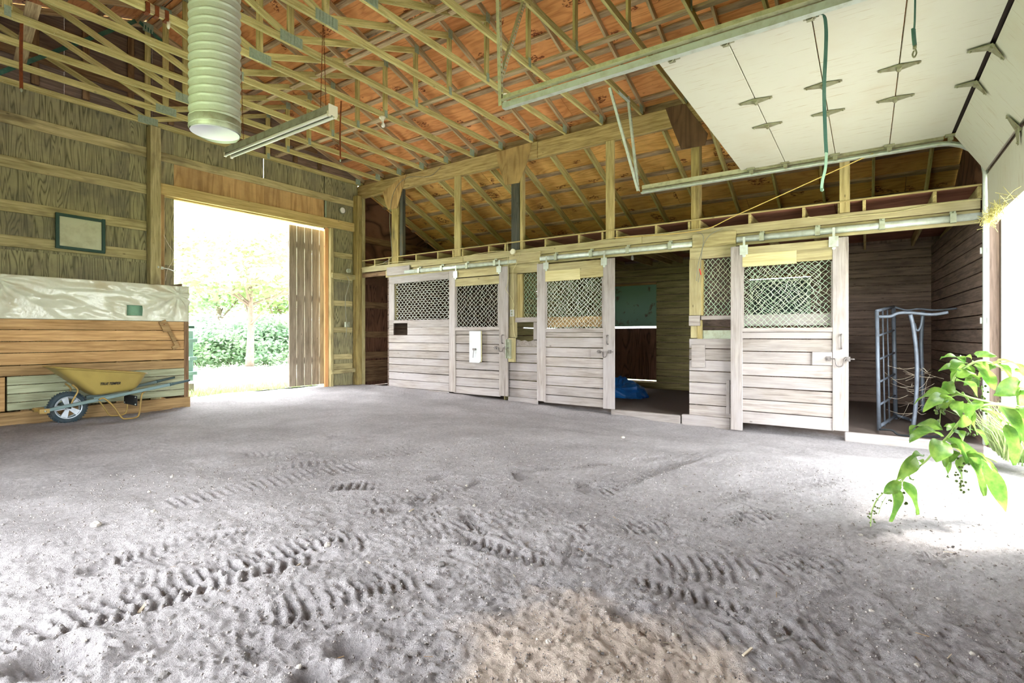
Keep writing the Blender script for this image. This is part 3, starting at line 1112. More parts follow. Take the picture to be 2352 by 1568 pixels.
# ------------------------------------------------------------------ loft platform and stall header
ZJ0, ZJ1 = 2.815, 2.965
loft = thing('hay_loft', 'low loft platform over the stalls with open joist ends', 'loft', (10, 4.5, ZJ0))
JOIST_Y = []
for u in (822, 861, 894, 908, 956, 1006, 1041, 1063, 1123, 1161, 1188, 1253, 1330, 1384, 1417, 1507, 1583, 1606, 1722, 1846, 1928, 1985, 2147, 2250):
    y = onX(u, 560, XS + 0.02).y
    JOIST_Y.append(y)
    board('joist', (XS + 0.01, y, (ZJ0 + ZJ1) / 2), (XB, y, (ZJ0 + ZJ1) / 2), ZJ1 - ZJ0, 0.038, M['loft'], loft)
yy = YW - 0.20
while yy > YG + 0.1:
    y2 = max(yy - 2.44, YG)
    for xa, xb in ((XS - 0.01, 9.42), (9.42, 10.64), (10.64, XB)):
        board('deck_sheet', ((xa + xb) / 2, yy, ZJ1 + 0.01), ((xa + xb) / 2, y2 + 0.004, ZJ1 + 0.01), xb - xa - 0.004, 0.018, M['loft_ply'], loft, (1, 0, 0), 0.002)
    yy = y2
board('deck_nosing', (XS - 0.012, YW - 0.2, ZJ1 + 0.008), (XS - 0.012, YG + 0.02, ZJ1 + 0.008), 0.022, 0.024, M['loft'], loft)
hdr = thing('stall_header', 'double plank header running the whole length above the stall doors', 'beam', (XS, 4.5, 2.6))
for a, b in ((YW - 0.2, 6.9), (6.9, 3.05), (3.05, YG + 0.03)):
    board('header_plank', (XS + 0.0, a, 2.752), (XS + 0.0, b + 0.004, 2.752), 0.128, 0.045, M['stall_warm_lit'], hdr)
for a, b in ((9.30, 5.6), (5.6, 2.2), (2.2, YG + 0.03)):
    board('header_plank', (XS + 0.03, a, 2.60), (XS + 0.03, b + 0.004, 2.60), 0.165, 0.045, M['stall_warm_lit'], hdr)
board('header_plank', (XS + 0.04, YW - 0.18, 2.62), (XS + 0.04, 9.3, 2.62), 0.10, 0.045, M['girt_brown'], hdr)


# ------------------------------------------------------------------ stall fronts
def yq(u, X):
    return onX(u, 700, X).y


def zq(u, v, X):
    return onX(u, v, X).z


def wires(name, parent, x, ya, yb, za, zb, cw, ch, mat, r=0.0056, jit=0.006, seed=1, hexy=0.0, bulge=0.0):
    """woven wire: zigzag strands hooked into one another, one part"""
    rs = random.Random(seed)
    y0, y1 = min(ya, yb), max(ya, yb)
    z0, z1 = min(za, zb), max(za, zb)
    g = Geo()
    nr = int(round((z1 - z0) / (ch / 2)))
    nc = int(round((y1 - y0) / (cw / 2)))
    P = {}

    def pt(c, k):
        if (c, k) not in P:
            y = y0 + (y1 - y0) * c / nc + (rs.gauss(0, jit) if 0 < c < nc else 0)
            z = z0 + (z1 - z0) * k / nr + (rs.gauss(0, jit) if 0 < k < nr else 0)
            b = bulge * math.sin(math.pi * c / nc) * math.sin(math.pi * k / nr)
            P[(c, k)] = (y, z, b)
        return P[(c, k)]
    for c in range(nc):
        pts = []
        for k in range(nr + 1):
            cc = c + ((k + c) % 2)
            y, z, b = pt(cc, k)
            off = r * (1 if (k + c) % 2 else -1)
            if hexy:
                pts += [Vector((x + off - b, y, z - ch * hexy)), Vector((x + off - b, y, z + ch * hexy))]
            else:
                pts.append(Vector((x + off - b, y, z)))
        g.tube(pts, r, 4)
    o = g.build(name, M[mat], parent)
    o['kind'] = 'stuff'
    return o


def rail(name, parent, X, u0, u1, za, zb, mat, t=0.03, tilt=0.0):
    z = (za + zb) / 2
    return board(name, (X + t / 2, yq(u0, X), z), (X + t / 2, yq(u1, X), z + tilt), abs(zb - za), t, M[mat], parent)


def stile(name, parent, X, u0, u1, za, zb, mat, t=0.035):
    y = (yq(u0, X) + yq(u1, X)) / 2
    return board(name, (X + t / 2, y, min(za, zb)), (X + t / 2, y, max(za, zb)), abs(yq(u0, X) - yq(u1, X)), t, M[mat], parent, (0, 1, 0))


def planks(parent, X, u0, u1, zs, mat, t=0.025, gap=0.011):
    for a, b in zip(zs[:-1], zs[1:]):
        rail('plank', parent, X, u0, u1, a - gap / 2, b + gap / 2, mat, t, random.uniform(-0.004, 0.004))


def hanger(parent, X, u, v0, v1):
    """plate bolted to the top rail with a roller neck"""
    p0, p1 = onX(u, v0, X), onX(u, v1, X)
    w = 0.11
    g = Geo()
    h = p0.z - p1.z
    c = (p0 + p1) / 2
    g.box((X - 0.018, c.y, c.z), (0.008, w, h))
    g.box((X - 0.004, c.y, p0.z + 0.05), (0.006, 0.03, 0.14))
    for dy in (-0.035, 0.035):
        for dz in (-0.3, 0.3):
            g.sphere((X - 0.012, c.y + dy, c.z + dz * h), (0.005, 0.009, 0.009), 6, 4)
    g.sphere((X - 0.008, c.y, p1.z - 0.01), (0.008, 0.024, 0.03), 10, 6)
    return g.build('door_hanger', M['stall_new'] if False else M['galv'], parent)


def u_latch(parent, X, u0, v0, u1, v1, drop):
    """sliding bolt with a bent U handle"""
    a, b = onX(u0, v0, X), onX(u1, v1, X)
    y = lambda t: a.y + (b.y - a.y) * t
    z = a.z
    pts = [(X - .02, a.y, z), (X - .02, y(.28), z), (X - .03, y(.34), z - .01), (X - .035, y(.38), z - drop * .8), (X - .035, y(.45), z - drop),
           (X - .035, y(.53), z - drop), (X - .035, y(.6), z - drop * .8), (X - .03, y(.66), z - .005), (X - .02, y(.72), z), (X - .02, b.y, z)]
    o = tube('latch_bolt', smooth_path(pts, 3), 0.008, M['steel_pale'], parent, 6)
    g = Geo()
    for t in (.12, .78):
        g.box((X - .01, y(t), z), (.02, .05, .06))
        g.box((X - .022, y(t), z), (.012, .022, .034))
    g.build('bolt_keeper', M['steel_pale'], parent)
    return o


M['steel_pale'] = m_plain('worn_steel', (116, 110, 108), 0.5, 0.3, (84, 72, 64), 0.5, 12)

# --- left stall: fixed panel with wire window and a square hole
X = XS
fp = thing('stall_front_panel', 'fixed stall panel with a square hole cut under its wire window', 'stall panel', (X, yq(960, X), 0))
zl = [zq(899, v, X) for v in (751.6, 769, 786.5, 804, 820.5, 836, 853.3, 870.3, 888)]
hy0, hy1 = 904, 935
hz0, hz1 = zq(920, 742, X), zq(920, 772, X)
zmid0 = zq(899, 735.5, X)
# first rows are interrupted by the square hole
rail('mid_rail', fp, X, 893, 903.5, zmid0, zl[0], 'stall')
rail('mid_rail', fp, X, 935.5, 1031, zmid0, zl[0], 'stall')
rail('mid_rail', fp, X, 903.5, 935.5, zmid0, hz0, 'stall')
rail('plank', fp, X, 893, 903.5, zl[0] - .003, zl[1] + .003, 'stall', 0.025)
rail('plank', fp, X, 935.5, 1031, zl[0] - .003, zl[1] + .003, 'stall', 0.025)
planks(fp, X, 893, 1031, zl[1:], 'stall')
rail('plank', fp, X + 0.01, 893, 1031, zl[-1], gz(8.2, 8) - 0.05, 'stall', 0.02)
rail('top_rail', fp, X, 893, 1031, zq(899, 636, X), zq(899, 652, X), 'stall', 0.035, 0.012)
stile('stile', fp, X, 893, 905, zq(899, 652, X), zmid0, 'stall')
stile('frame_stud', fp, X + 0.035, 903, 908, zq(899, 640, X), zmid0, 'stall_warm_lit', 0.09)
wires('wire_mesh', fp, X + 0.05, yq(905, X), yq(1031, X), zq(899, 640, X), zmid0, 0.112, 0.10, 'wire', hexy=0.16, seed=3)
fb = rail('fascia_block', None, X - 0.06, 888, 940, zq(890, 615, X), zq(890, 634, X), 'stall', 0.035)
tag(fb, 'short pale fascia board covering the start of the left door track', 'board')

# --- sliding doors


def sliding_door(label, X, L, R, tops, zs, mesh, top_v, bot_v, second, cw, ch, seed, hang, mat_top='stall_warm_lit', green=False):
    (l0, l1), (r0, r1) = L, R
    d = thing('sliding_stall_door', label, 'stall door', (X, yq((l0 + r1) / 2, X), zq(l0, bot_v[0], X)), 'sliding stall doors')
    zt, zb = zq(l0, top_v[0], X), zq(l0, bot_v[0], X)
    zt2, zb2 = zq(r1, top_v[1], X), zq(r1, bot_v[1], X)
    stile('stile', d, X - 0.01, l0, l1, zb, zt, 'stall')
    stile('stile', d, X - 0.01, r0, r1, zb2, zt2, 'stall')
    um = l1 + 1
    z = [zq(um, v, X) for v in zs]
    rail('top_rail', d, X, l1 - 2, r0 + (r1 - r0) * 0.3, zq(um, tops[0], X), zq(um, tops[1], X), mat_top, 0.035, 0.0)
    us = l1 + (r0 - l1) * second
    za, zb_ = zq(um, tops[2], X), zq(um, tops[3], X)
    if second < 1:
        rail('upper_rail', d, X - 0.008, l1, us, za + 0.01, zb_, 'stall_new', 0.035)
        rail('upper_rail', d, X, us, r0 + 2, za + 0.015, zb_ + 0.02, mat_top, 0.03)
    else:
        rail('upper_rail', d, X, l1, r0 + 1, za, zb_, mat_top, 0.03)
    rail('mid_rail', d, X - 0.006, l1, r0 + 1, z[0], z[1], 'stall', 0.035)
    planks(d, X + 0.012, l1 - 3, r0 + 3, z[1:], 'stall')
    for (ua, ub) in ((l1, l1 + 3.2), (r0 - 3.2, r0 + 1)):
        stile('window_batten', d, X + 0.004, ua, ub, z[0], zb_, 'stall', 0.03)
    wires('wire_mesh', d, X + 0.05, yq(l1 + 1, X), yq(r0 - 1, X), zb_ + 0.02, z[0], cw, ch, 'wire_green' if green else 'wire', r=0.0045 if green else 0.0056, jit=0.008 if not green else 0.006, seed=seed)
    for (u, v0, v1) in hang:
        hanger(d, X, u, v0, v1)
    return d, z


d1, z1 = sliding_door('narrow closed stall door with a tall white board hung on it', 8.10, (1031, 1045), (1146, 1166),
                      (622, 638, 640, 658), (751, 759.4, 768.8, 788.9, 809, 827.8, 846.7, 865.6, 885.6, 903),
                      None, (622, 611), (899, 910), 1.0, 0.10, 0.092, 5, ((1047, 623, 638), (1147, 611, 625)))
u_latch(d1, 8.08, 1135, 798, 1170, 798, 0.07)
d2, z2 = sliding_door('stall door slid shut beside the open doorway, with a pale patch board on top', 8.10, (1233, 1252), (1385, 1411),
                      (607, 624, 624, 646.7), (753.9, 762.8, 774.3, 797, 819, 840.6, 861, 884, 905.7, 925),
                      None, (606, 592), (920, 940), 0.60, 0.085, 0.085, 8, ((1255, 603, 618), (1388, 592, 609)))
wires('wire_mesh', d2, 8.19, yq(1253, 8.1), yq(1384, 8.1), zq(1253, 648, 8.1), z2[0], 0.11, 0.095, 'wire_green', seed=12)
rail('cross_brace', d2, 8.17, 1256, 1386, zq(1256, 728, 8.1), zq(1256, 751, 8.1), 'brownish', 0.03)
u_latch(d2, 8.08, 1372, 807, 1409, 805, 0.09)
rail('latch_block', d2, 8.075, 1357, 1384, zq(1360, 801, 8.1), zq(1360, 821, 8.1), 'stall', 0.03)
X3 = 8.06
d3, z3 = sliding_door('widest sliding stall door, nearest the overhead door, with torn green wire', X3, (1678, 1705), (1912, 1949),
                      (568, 589, 586, 613), (752.8, 762, 777.8, 806, 833.4, 861.6, 888.8, 916, 943.4, 971.6),
                      None, (567, 543), (986, 991), 0.60, 0.078, 0.078, 21, ((1709, 563, 585), (1915, 543, 567)), green=True)
wires('wire_mesh', d3, X3 + 0.09, yq(1708, X3), yq(1885, X3), zq(1708, 616, X3), zq(1708, 722, X3), 0.095, 0.09, 'wire', r=0.0042, jit=0.012, seed=33, bulge=0.05)
rail('cross_brace', d3, X3 + 0.10, 1707, 1914, zq(1708, 722, X3), zq(1708, 748, X3), 'stall', 0.03)
u_latch(d3, X3 - .02, 1896, 823, 1963, 825, 0.10)
rail('latch_block', d3, X3 - 0.022, 1865, 1911, zq(1870, 808, X3), zq(1870, 838, X3), 'stall', 0.03)
for dd, Xd, u, v0, v1 in ((d3, X3, 1933, 768, 800), (d2, 8.1, 1397, 770, 790), (d1, 8.1, 1156, 769, 788)):
    a, b = onX(u, v0, Xd), onX(u, v1, Xd)
    tube('pull_handle', smooth_path([a + Vector((-.01, 0, 0)), a + Vector((-.06, 0, -.015)), b + Vector((-.06, 0, .015)), b + Vector((-.01, 0, 0))], 4), 0.011, M['steel_pale'], dd, 6)

# --- white board on the narrow door
p = onX(1091, 796, 8.05)
wb = thing('feed_board', 'tall white painted board hung on the narrow stall door', 'board', (8.05, p.y, p.z))
a, b = onX(1078, 760, 8.03), onX(1103.5, 833, 8.03)
r = 0.05
poly = [(8.03, a.y, a.z), (8.03, b.y, a.z)]
poly += [(8.03, b.y + r - r * math.cos(t), b.z + r - r * math.sin(t)) for t in np.linspace(0, math.pi / 2, 5)]
poly += [(8.03, a.y, b.z)]
prism('board_face', poly, (0.02, 0, 0), M['white_paint'], wb)
prism('board_core', [(p_[0] + 0.0205, p_[1], p_[2]) for p_ in poly], (0.03, 0, 0), M['stall_new'], wb)
gg = Geo().box((8.02, p.y, p.z - 0.05), (0.02, 0.07, 0.04)).tube([(8.01, p.y, p.z - .07), (8.0, p.y + .01, p.z - .16), (8.02, p.y + .03, p.z - .22)], 0.006, 5)
gg.build('corroded_hook', M['steel_pale'], wb)

# --- fixed strip between the first two doors
X = XS
fp = thing('stall_front_panel', 'narrow fixed panel with a ragged feed opening between two stall doors', 'stall panel', (X, yq(1200, X), 0))
rail('top_rail', fp, X, 1168, 1237, zq(1170, 608, X), zq(1170, 629, X), 'stall_warm_lit', 0.035)
stile('stile', fp, X, 1168, 1186, zq(1170, 629, X), zq(1170, 775, X), 'stall_warm_lit', 0.04)
stile('frame_stud', fp, X + 0.02, 1188, 1200, zq(1190, 629, X), zq(1190, 735, X), 'loft', 0.08)
wires('wire_mesh', fp, X + 0.06, yq(1200, X), yq(1236, X), zq(1200, 628, X), zq(1200, 729, X), 0.075, 0.09, 'wire_green', seed=41)
rail('mid_rail', fp, X - 0.01, 1183, 1234, zq(1190, 729, X), zq(1190, 740, X), 'stall', 0.04)
stile('stile', fp, X, 1225, 1234, zq(1230, 740, X), zq(1230, 782, X), 'stall', 0.035)
zs = [zq(1175, v, X) for v in (795, 812, 832, 851.5, 872, 891, 911)]
planks(fp, X, 1167, 1236, zs, 'stall')
a = zq(1175, 795, X) + 0.003
rag = [(1181, 779), (1190, 780), (1197, 783), (1205, 781), (1212, 784), (1220, 783), (1226, 780), (1236, 779)]
prism('ragged_plank', [Vector((X, yq(1181, X), a))] + [onX(u, v, X) for u, v in rag] + [Vector((X, yq(1236, X), a))], (0.025, 0, 0), M['stall'], fp)
rail('plank', fp, X + .01, 1167, 1236, zs[-1], gz(8.2, 6) - 0.04, 'stall', 0.02)
fb = rail('fascia_block', None, X - 0.06, 1169, 1241, zq(1175, 584, X), zq(1175, 608, X), 'stall_warm_lit', 0.035)
tag(fb, 'fascia board under the round junction box covering the second track start', 'board')
br = thing('latch_bracket', 'upright metal channel on a wood block beside the narrow stall door', 'bracket', onX(1172, 800, 8.1))
board('wood_block', onX(1176, 776, 8.12), onX(1176, 831, 8.12), 0.14, 0.06, M['stall_warm_lit'], br, (0, 1, 0))
a, b = onX(1169, 779, 8.07), onX(1169, 823, 8.07)
gg = Geo().box((a + b) / 2, (0.02, 0.10, a.z - b.z)).box((a + b) / 2 + Vector((-.025, .045, 0)), (0.05, 0.008, a.z - b.z)).box((a + b) / 2 + Vector((-.025, -.045, 0)), (0.05, 0.008, a.z - b.z))
for t in (.1, .9):
    gg.box(a.lerp(b, t) + Vector((-.02, 0, 0)), (.02, .05, .03))
gg.build('metal_channel', M['galv_dull'], br)

# --- fixed strip between the doorway and the wide door
fp = thing('stall_front_panel', 'fixed panel with green wire and a feed slot beside the open doorway', 'stall panel', (X, yq(1640, X), -0.1))
rail('top_rail', fp, X, 1584, 1690, zq(1590, 568, X), zq(1590, 596, X), 'stall_warm_lit', 0.035)
stile('stile', fp, X, 1583, 1610, zq(1590, 596, X), zq(1590, 724, X), 'stall_warm_lit', 0.04)
stile('frame_stud', fp, X + 0.02, 1609, 1615, zq(1610, 596, X), zq(1610, 724, X), 'loft', 0.08)
wires('wire_mesh', fp, X + 0.06, yq(1614, X), yq(1682, X), zq(1620, 595, X), zq(1620, 724, X), 0.07, 0.085, 'wire_green', seed=55)
rail('mid_rail', fp, X - 0.012, 1610, 1682, zq(1620, 725, X), zq(1620, 734, X), 'stall', 0.04)
rail('corner_block', fp, X - 0.02, 1582, 1607, zq(1590, 725, X), zq(1590, 748, X), 'stall', 0.05)
stile('frame_stud', fp, X + 0.01, 1586, 1600, zq(1590, 748, X), zq(1590, 776, X), 'stall_warm_lit', 0.06)
stile('frame_stud', fp, X + 0.05, 1600, 1612, zq(1590, 735, X), zq(1590, 780, X), 'loft', 0.06)
zs = [zq(1590, v, X) for v in (777, 800, 826, 851, 877, 903, 928, 953)]
planks(fp, X, 1583, 1684, zs, 'stall')
rail('trough_board', fp, X + 0.12, 1612, 1684, zq(1620, 758, X), zq(1620, 782, X), 'galv_dull', 0.02)
fb = rail('fascia_block', None, X - 0.06, 1590, 1690, zq(1595, 540, X), zq(1595, 571, X), 'stall_warm_lit', 0.035)
tag(fb, 'fascia board behind the two dangling grey cables', 'board')
bx = rail('wooden_stop_block', None, X - 0.055, 1588, 1618, zq(1600, 791, X), zq(1600, 843, X), 'stall', 0.05)
tag(bx, 'upright weathered wooden block screwed beside the open stall doorway', 'block')
lb = stile('leaning_board', None, X - 0.05, 1668, 1676, zq(1670, 872, X), zq(1670, 949, X), 'stall', 0.02)
tag(lb, 'narrow board standing against the wide stall door edge', 'board')

# --- thresholds
for (u0, v0, u1, v1, lab) in ((1405, 938, 1565, 955, 'worn sill plank across the open stall doorway'),
                              (1567, 951, 1680, 960, 'short sill block beside the open stall doorway'),
                              (1940, 990, 2262, 1022, 'long sill plank across the end stall opening')):
    a, b = onX(u0, v0, XS - 0.02), onX(u1, v1, XS - 0.02)
    z = (a.z + b.z) / 2
    o = board('sill_plank', (XS - 0.02, a.y, z - 0.09), (XS - 0.02, b.y + 0.005, z - 0.09), 0.18, 0.09, M['stall'], None, (0, 0, 1), 0.012)
    tag(o, lab, 'sill')

# --- tracks


def door_track(u0, u1, label, brackets):
    X = XS - 0.045
    z = 2.595
    ya, yb = yq(u0, X), yq(u1, X)
    t = thing('door_track', label, 'track', (X, (ya + yb) / 2, z), 'galvanised door tracks')
    prof = []
    for i in range(12):
        an = 2 * math.pi * i / 12
        prof.append((0.026 * math.cos(an), 0.044 * math.sin(an)))
    v = [(X + px_, yy_, z + pz_) for yy_ in (ya, yb) for (px_, pz_) in prof]
    f = [(i, (i + 1) % 12, 12 + (i + 1) % 12, 12 + i) for i in range(12)] + [tuple(range(11, -1, -1)), tuple(range(12, 24))]
    obj('rail', v, f, M['galv'], t, (X, (ya + yb) / 2, z), True)
    for u in brackets:
        y = yq(u, X)
        g = Geo()
        g.box((X - 0.03, y, z), (0.008, 0.06, 0.10)).box((X + 0.0, y, z + 0.052), (0.07, 0.06, 0.008)).box((X + 0.03, y, z + 0.075), (0.008, 0.06, 0.06)).box((X, y, z - 0.05), (0.06, 0.06, 0.006))
        g.sphere((X + 0.022, y, z + 0.085), 0.012, 6, 4)
        g.build('track_bracket', M['galv_dull'], t)


door_track(930, 1187, 'galvanised track above the narrow stall door', (963, 1015, 1073, 1137))
door_track(1241, 1590, 'galvanised track running across the open stall doorway', (1277, 1358, 1442, 1539))
door_track(1692, 2262, 'longest galvanised track, running from the wide stall door to the overhead door', (1750, 1878, 2026, 2189))

# ------------------------------------------------------------------ stall interiors
PITCH = 0.16
back = thing('wall_back', 'dark horizontal boards forming the back wall of the stalls', 'wall', (XB, 4, 0), kind='structure')
DUTCH = [(6.85, 7.95), (4.12, 5.22), (0.93, 2.08)]
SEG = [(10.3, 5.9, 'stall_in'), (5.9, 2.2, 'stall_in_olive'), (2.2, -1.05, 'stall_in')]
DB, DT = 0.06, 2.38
for (ya, yb, mt), (d0, d1_) in zip(SEG, DUTCH):
    z = -0.12
    while z < 2.80:
        zc = z + PITCH / 2
        if zc < DB - 0.02 or zc > DT:
            spans = [(ya, yb)]
        else:
            spans = [(ya, d1_), (d0, yb)]
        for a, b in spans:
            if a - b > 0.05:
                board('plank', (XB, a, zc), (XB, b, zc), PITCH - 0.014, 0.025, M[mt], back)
        z += PITCH
for (y0, y1), lab, mt, open_slit in zip(DUTCH, ('green dutch door behind the feed opening panel', 'green over brown dutch door at the back of the open stall', 'green dutch door behind the torn wire of the wide door'),
                                       ('green_dark', 'green_paint', 'green_dark'), (1, 1, 1)):
    d = thing('dutch_door', lab, 'door', (XB, (y0 + y1) / 2, 0.06))
    w = y1 - y0 + 0.03
    yc = (y0 + y1) / 2
    board('upper_leaf', (XB + 0.02, yc, 1.378), (XB + 0.02, yc, 2.355 if mt == 'green_dark' else 2.40), w, 0.03, M[mt], d, (0, 1, 0))
    board('lower_leaf', (XB + 0.02, yc, 0.085), (XB + 0.02, yc, 1.332 if y0 > 2 else 1.378), w, 0.03, M['ply_wall_brown'], d, (0, 1, 0))
    board('top_batten', (XB - 0.005, y0, 2.40), (XB - 0.005, y1, 2.40), 0.05, 0.03, M['brownish'], d)
    if mt == 'green_dark':
        for yy_ in (y0 + 0.04, y1 - 0.04):
            board('leaf_batten', (XB, yy_, 1.39), (XB, yy_, 2.34), 0.06, 0.02, M['plate'], d, (0, 1, 0))
        board('leaf_batten', (XB, y0, 2.31), (XB, y1, 2.31), 0.06, 0.02, M['plate'], d)


ye = [10.4] + [q for (a_, b_) in DUTCH for q in (b_, a_)] + [-1.3]
for a_, b_ in zip(ye[0::2], ye[1::2]):
    board('outer_sheet', (XB + 0.05, (a_ + b_) / 2, -0.15), (XB + 0.05, (a_ + b_) / 2, 3.3), a_ - b_, 0.018, M['stall_in'], back, (0, 1, 0), 0.0)
for (a_, b_) in DUTCH:
    board('outer_sheet', (XB + 0.05, b_, 2.86), (XB + 0.05, a_, 2.86), 0.98, 0.018, M['stall_in'], back)
    board('door_sill', (XB + 0.05, b_, -0.05), (XB + 0.05, a_, -0.05), 0.22, 0.03, M['stall_in'], back)


def side_wall(name, label, p0, p1, mat, ztop=2.80, z0=-0.12, pitch=PITCH):
    t = thing(name, label, 'wall', (p0[0], p0[1], 0), kind='structure')
    z = z0
    while z < ztop - 0.02:
        board('plank', (p0[0], p0[1], z + pitch / 2), (p1[0], p1[1], z + pitch / 2), pitch - 0.013, 0.028, M[mat], t)
        z += pitch
    return t


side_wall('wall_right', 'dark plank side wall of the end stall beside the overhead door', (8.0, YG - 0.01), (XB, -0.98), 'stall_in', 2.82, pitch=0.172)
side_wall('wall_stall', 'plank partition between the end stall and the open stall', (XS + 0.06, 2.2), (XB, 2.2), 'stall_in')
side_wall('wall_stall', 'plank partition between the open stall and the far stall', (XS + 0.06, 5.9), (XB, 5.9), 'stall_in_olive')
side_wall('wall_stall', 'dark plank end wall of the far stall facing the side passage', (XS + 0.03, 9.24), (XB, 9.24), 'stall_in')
for y in (2.9, 5.4):
    o = board('stall_ceiling_brace', (9.2, y, 2.762), (11.8, y - 0.8, 2.762), 0.10, 0.03, M['stall_in_olive'], None)
    tag(o, 'board nailed under the loft inside the open stall, ' + ('nearer the wide door' if y < 4 else 'nearer the narrow door'), 'brace')

# porcelain lamp holder with bulb in the open stall
p = onX(1440, 598, 9.6)


def lamp_holder(label, base, axis=(0, 0, -1)):
    t = thing('lamp_holder', label, 'lamp', base)
    ax = Vector(axis)
    g = Geo().lathe(base, ax, [(0.0, 0.0), (0.055, 0.0), (0.055, 0.015), (0.035, 0.03), (0.022, 0.05), (0.022, 0.075), (0.0, 0.075)], 14)
    g.build('porcelain_base', M['white_plastic'], t, base, True)
    g = Geo().lathe(base, ax, [(0.014, 0.07), (0.018, 0.09), (0.030, 0.12), (0.033, 0.145), (0.024, 0.17), (0.0, 0.18)], 14)
    g.build('bulb', M['glass_bulb'], t, base, True)
    return t


lamp_holder('porcelain lamp holder with a bulb under the loft of the open stall', (9.6, min(JOIST_Y, key=lambda q: abs(q - p.y)), 2.816))

# blue tarp heap


def lump(name, label, c, size, mat, seed, cat, n=48, m=24, amp=0.25, freq=2.2, flat=0.0):
    from mathutils import noise as mn
    c = Vector(c)
    v, f = [], []
    for i in range(m + 1):
        ph = math.pi * 0.5 * i / m
        for j in range(n):
            a = 2 * math.pi * j / n
            dx = Vector((math.cos(a) * math.sin(ph), math.sin(a) * math.sin(ph), math.cos(ph)))
            k = 1 + amp * mn.noise(dx * freq + Vector((seed, 0, 0))) + amp * 0.6 * abs(mn.noise(dx * freq * 3 + Vector((0, seed, 0)))) - amp * 0.35 * abs(mn.noise(dx * freq * 6))
            v.append(c + Vector((dx.x * size[0], dx.y * size[1], dx.z * size[2])) * k)
    for i in range(m):
        for j in range(n):
            j2 = (j + 1) % n
            f.append((i * n + j, (i + 1) * n + j, (i + 1) * n + j2, i * n + j2))
    return tag(obj(name, v, f, M[mat], None, c, False), label, cat)


tp = onZ(1440, 915, -0.1)
lump('tarp', 'crumpled blue tarp heaped on the dark bedding of the open stall', (tp.x + 0.35, tp.y + 0.25, -0.12), (0.36, 0.52, 0.34), 'blue_tarp', 3.3, 'tarp', 28, 12, 0.34, 1.7)

# ------------------------------------------------------------------ overhead door on its tracks
ZD = 3.50
DXA, DXB = 4.22, 7.78
SY = [1.46, 0.90, 0.33, -0.23, -0.81]
gd = thing('overhead_door', 'white sectional overhead door rolled up under the trusses', 'garage door', (6, 0.3, ZD))
secs = [((SY[i], ZD), (SY[i + 1], ZD)) for i in range(4)] + [((-0.83, ZD - 0.01), (-1.10, 3.03)), ((-1.115, 3.0), (-1.125, 2.44))]
for (ya, za), (yb, zb) in secs:
    d = Vector((0, yb - ya, zb - za)).normalized()
    n_ = Vector((1, 0, 0)).cross(d)
    if n_.z < 0 or (abs(n_.z) < .1 and n_.y > 0):
        n_ = -n_
    off = n_ * 0.022 if abs(n_.z) > .3 else Vector((0, -0.02, 0))
    c = Vector((0, (ya + yb) / 2, (za + zb) / 2)) + off
    w = math.hypot(yb - ya, zb - za) - 0.008
    board('door_section', (DXA, c.y, c.z), (DXB, c.y, c.z), w, 0.04, M['garage'], gd, d, 0.003)
board('dark_gap_seal', (DXA, SY[4] - 0.01, ZD + 0.03), (DXB, SY[4] - 0.01, ZD + 0.03), 0.06, 0.02, M['dark_gap'], gd, (0, 1, 0))


def hinge(c, d0, d1):
    """pressed hinge: two pointed wings and a raised knuckle, wings along d0 and d1"""
    c, d0, d1 = Vector(c), Vector(d0).normalized(), Vector(d1).normalized()
    x = Vector((1, 0, 0))
    g = Geo()
    for d in (d0, d1):
        nn = x.cross(d)
        if nn.z > 0:
            nn = -nn
        a = [c + x * 0.055 + nn * .004, c - x * 0.055 + nn * .004, c - x * 0.016 + d * 0.15 + nn * .004, c + x * 0.016 + d * 0.15 + nn * .004]
        b = [p_ + nn * 0.012 for p_ in a[:2]] + [p_ + nn * 0.004 for p_ in a[2:]]
        g.add(a + b, [(0, 1, 2, 3), (7, 6, 5, 4), (0, 4, 5, 1), (1, 5, 6, 2), (2, 6, 7, 3), (3, 7, 4, 0)])
        g.sphere(c + d * 0.13 + nn * 0.012, 0.010, 6, 4)
    g.lathe(c - x * 0.035 + Vector((0, 0, -0.02)), x, [(0.0, 0), (0.018, 0), (0.018, 0.07), (0.0, 0.07)], 8)
    return g.build('hinge', M['hinge'], gd)


M['hinge'] = m_plain('worn_zinc_hinge', (150, 150, 122), 0.5, 0.4, (104, 90, 60), 0.6, 16)
for i in (1, 2, 3):
    for x in (5.52, 6.24):
        hinge((x, SY[i], ZD), (0, 1, 0), (0, -1, 0))
for x in (5.52, 6.24):
    hinge((x, -0.82, ZD - 0.01), (0, 1, 0), (0, -0.5, -0.86))
    hinge((x, -1.10, 3.01), (0, 0.5, 0.86), (0, -0.02, -1))
for x in (DXA + 0.03, DXB - 0.03):
    for yy_ in (1.32, 0.90, 0.33, -0.23, -0.80):
        sgn = 1 if x > 6 else -1
        g = Geo()
        g.box((x, yy_, ZD - 0.012), (0.07, 0.10, 0.02)).box((x + 0.02 * sgn, yy_, ZD - 0.035), (0.03, 0.05, 0.05))
        g.tube([(x, yy_, ZD - 0.05), (x + 0.07 * sgn, yy_, ZD - 0.05)], 0.006, 6)
        g.lathe((x + 0.05 * sgn, yy_, ZD - 0.05), (1, 0, 0), [(0.0, -.008), (0.022, -0.008), (0.022, 0.008), (0, .008)], 10)
        g.build('roller_hinge', M['hinge'], gd)
# stiffening strut on the top section
g = Geo().box((DXA + 0.02, 0.6, ZD + 0.09), (0.07, 1.75, 0.006)).box((DXA - 0.013, 0.6, ZD + 0.06), (0.006, 1.75, 0.06))
g.build('strut', M['angle'], gd)


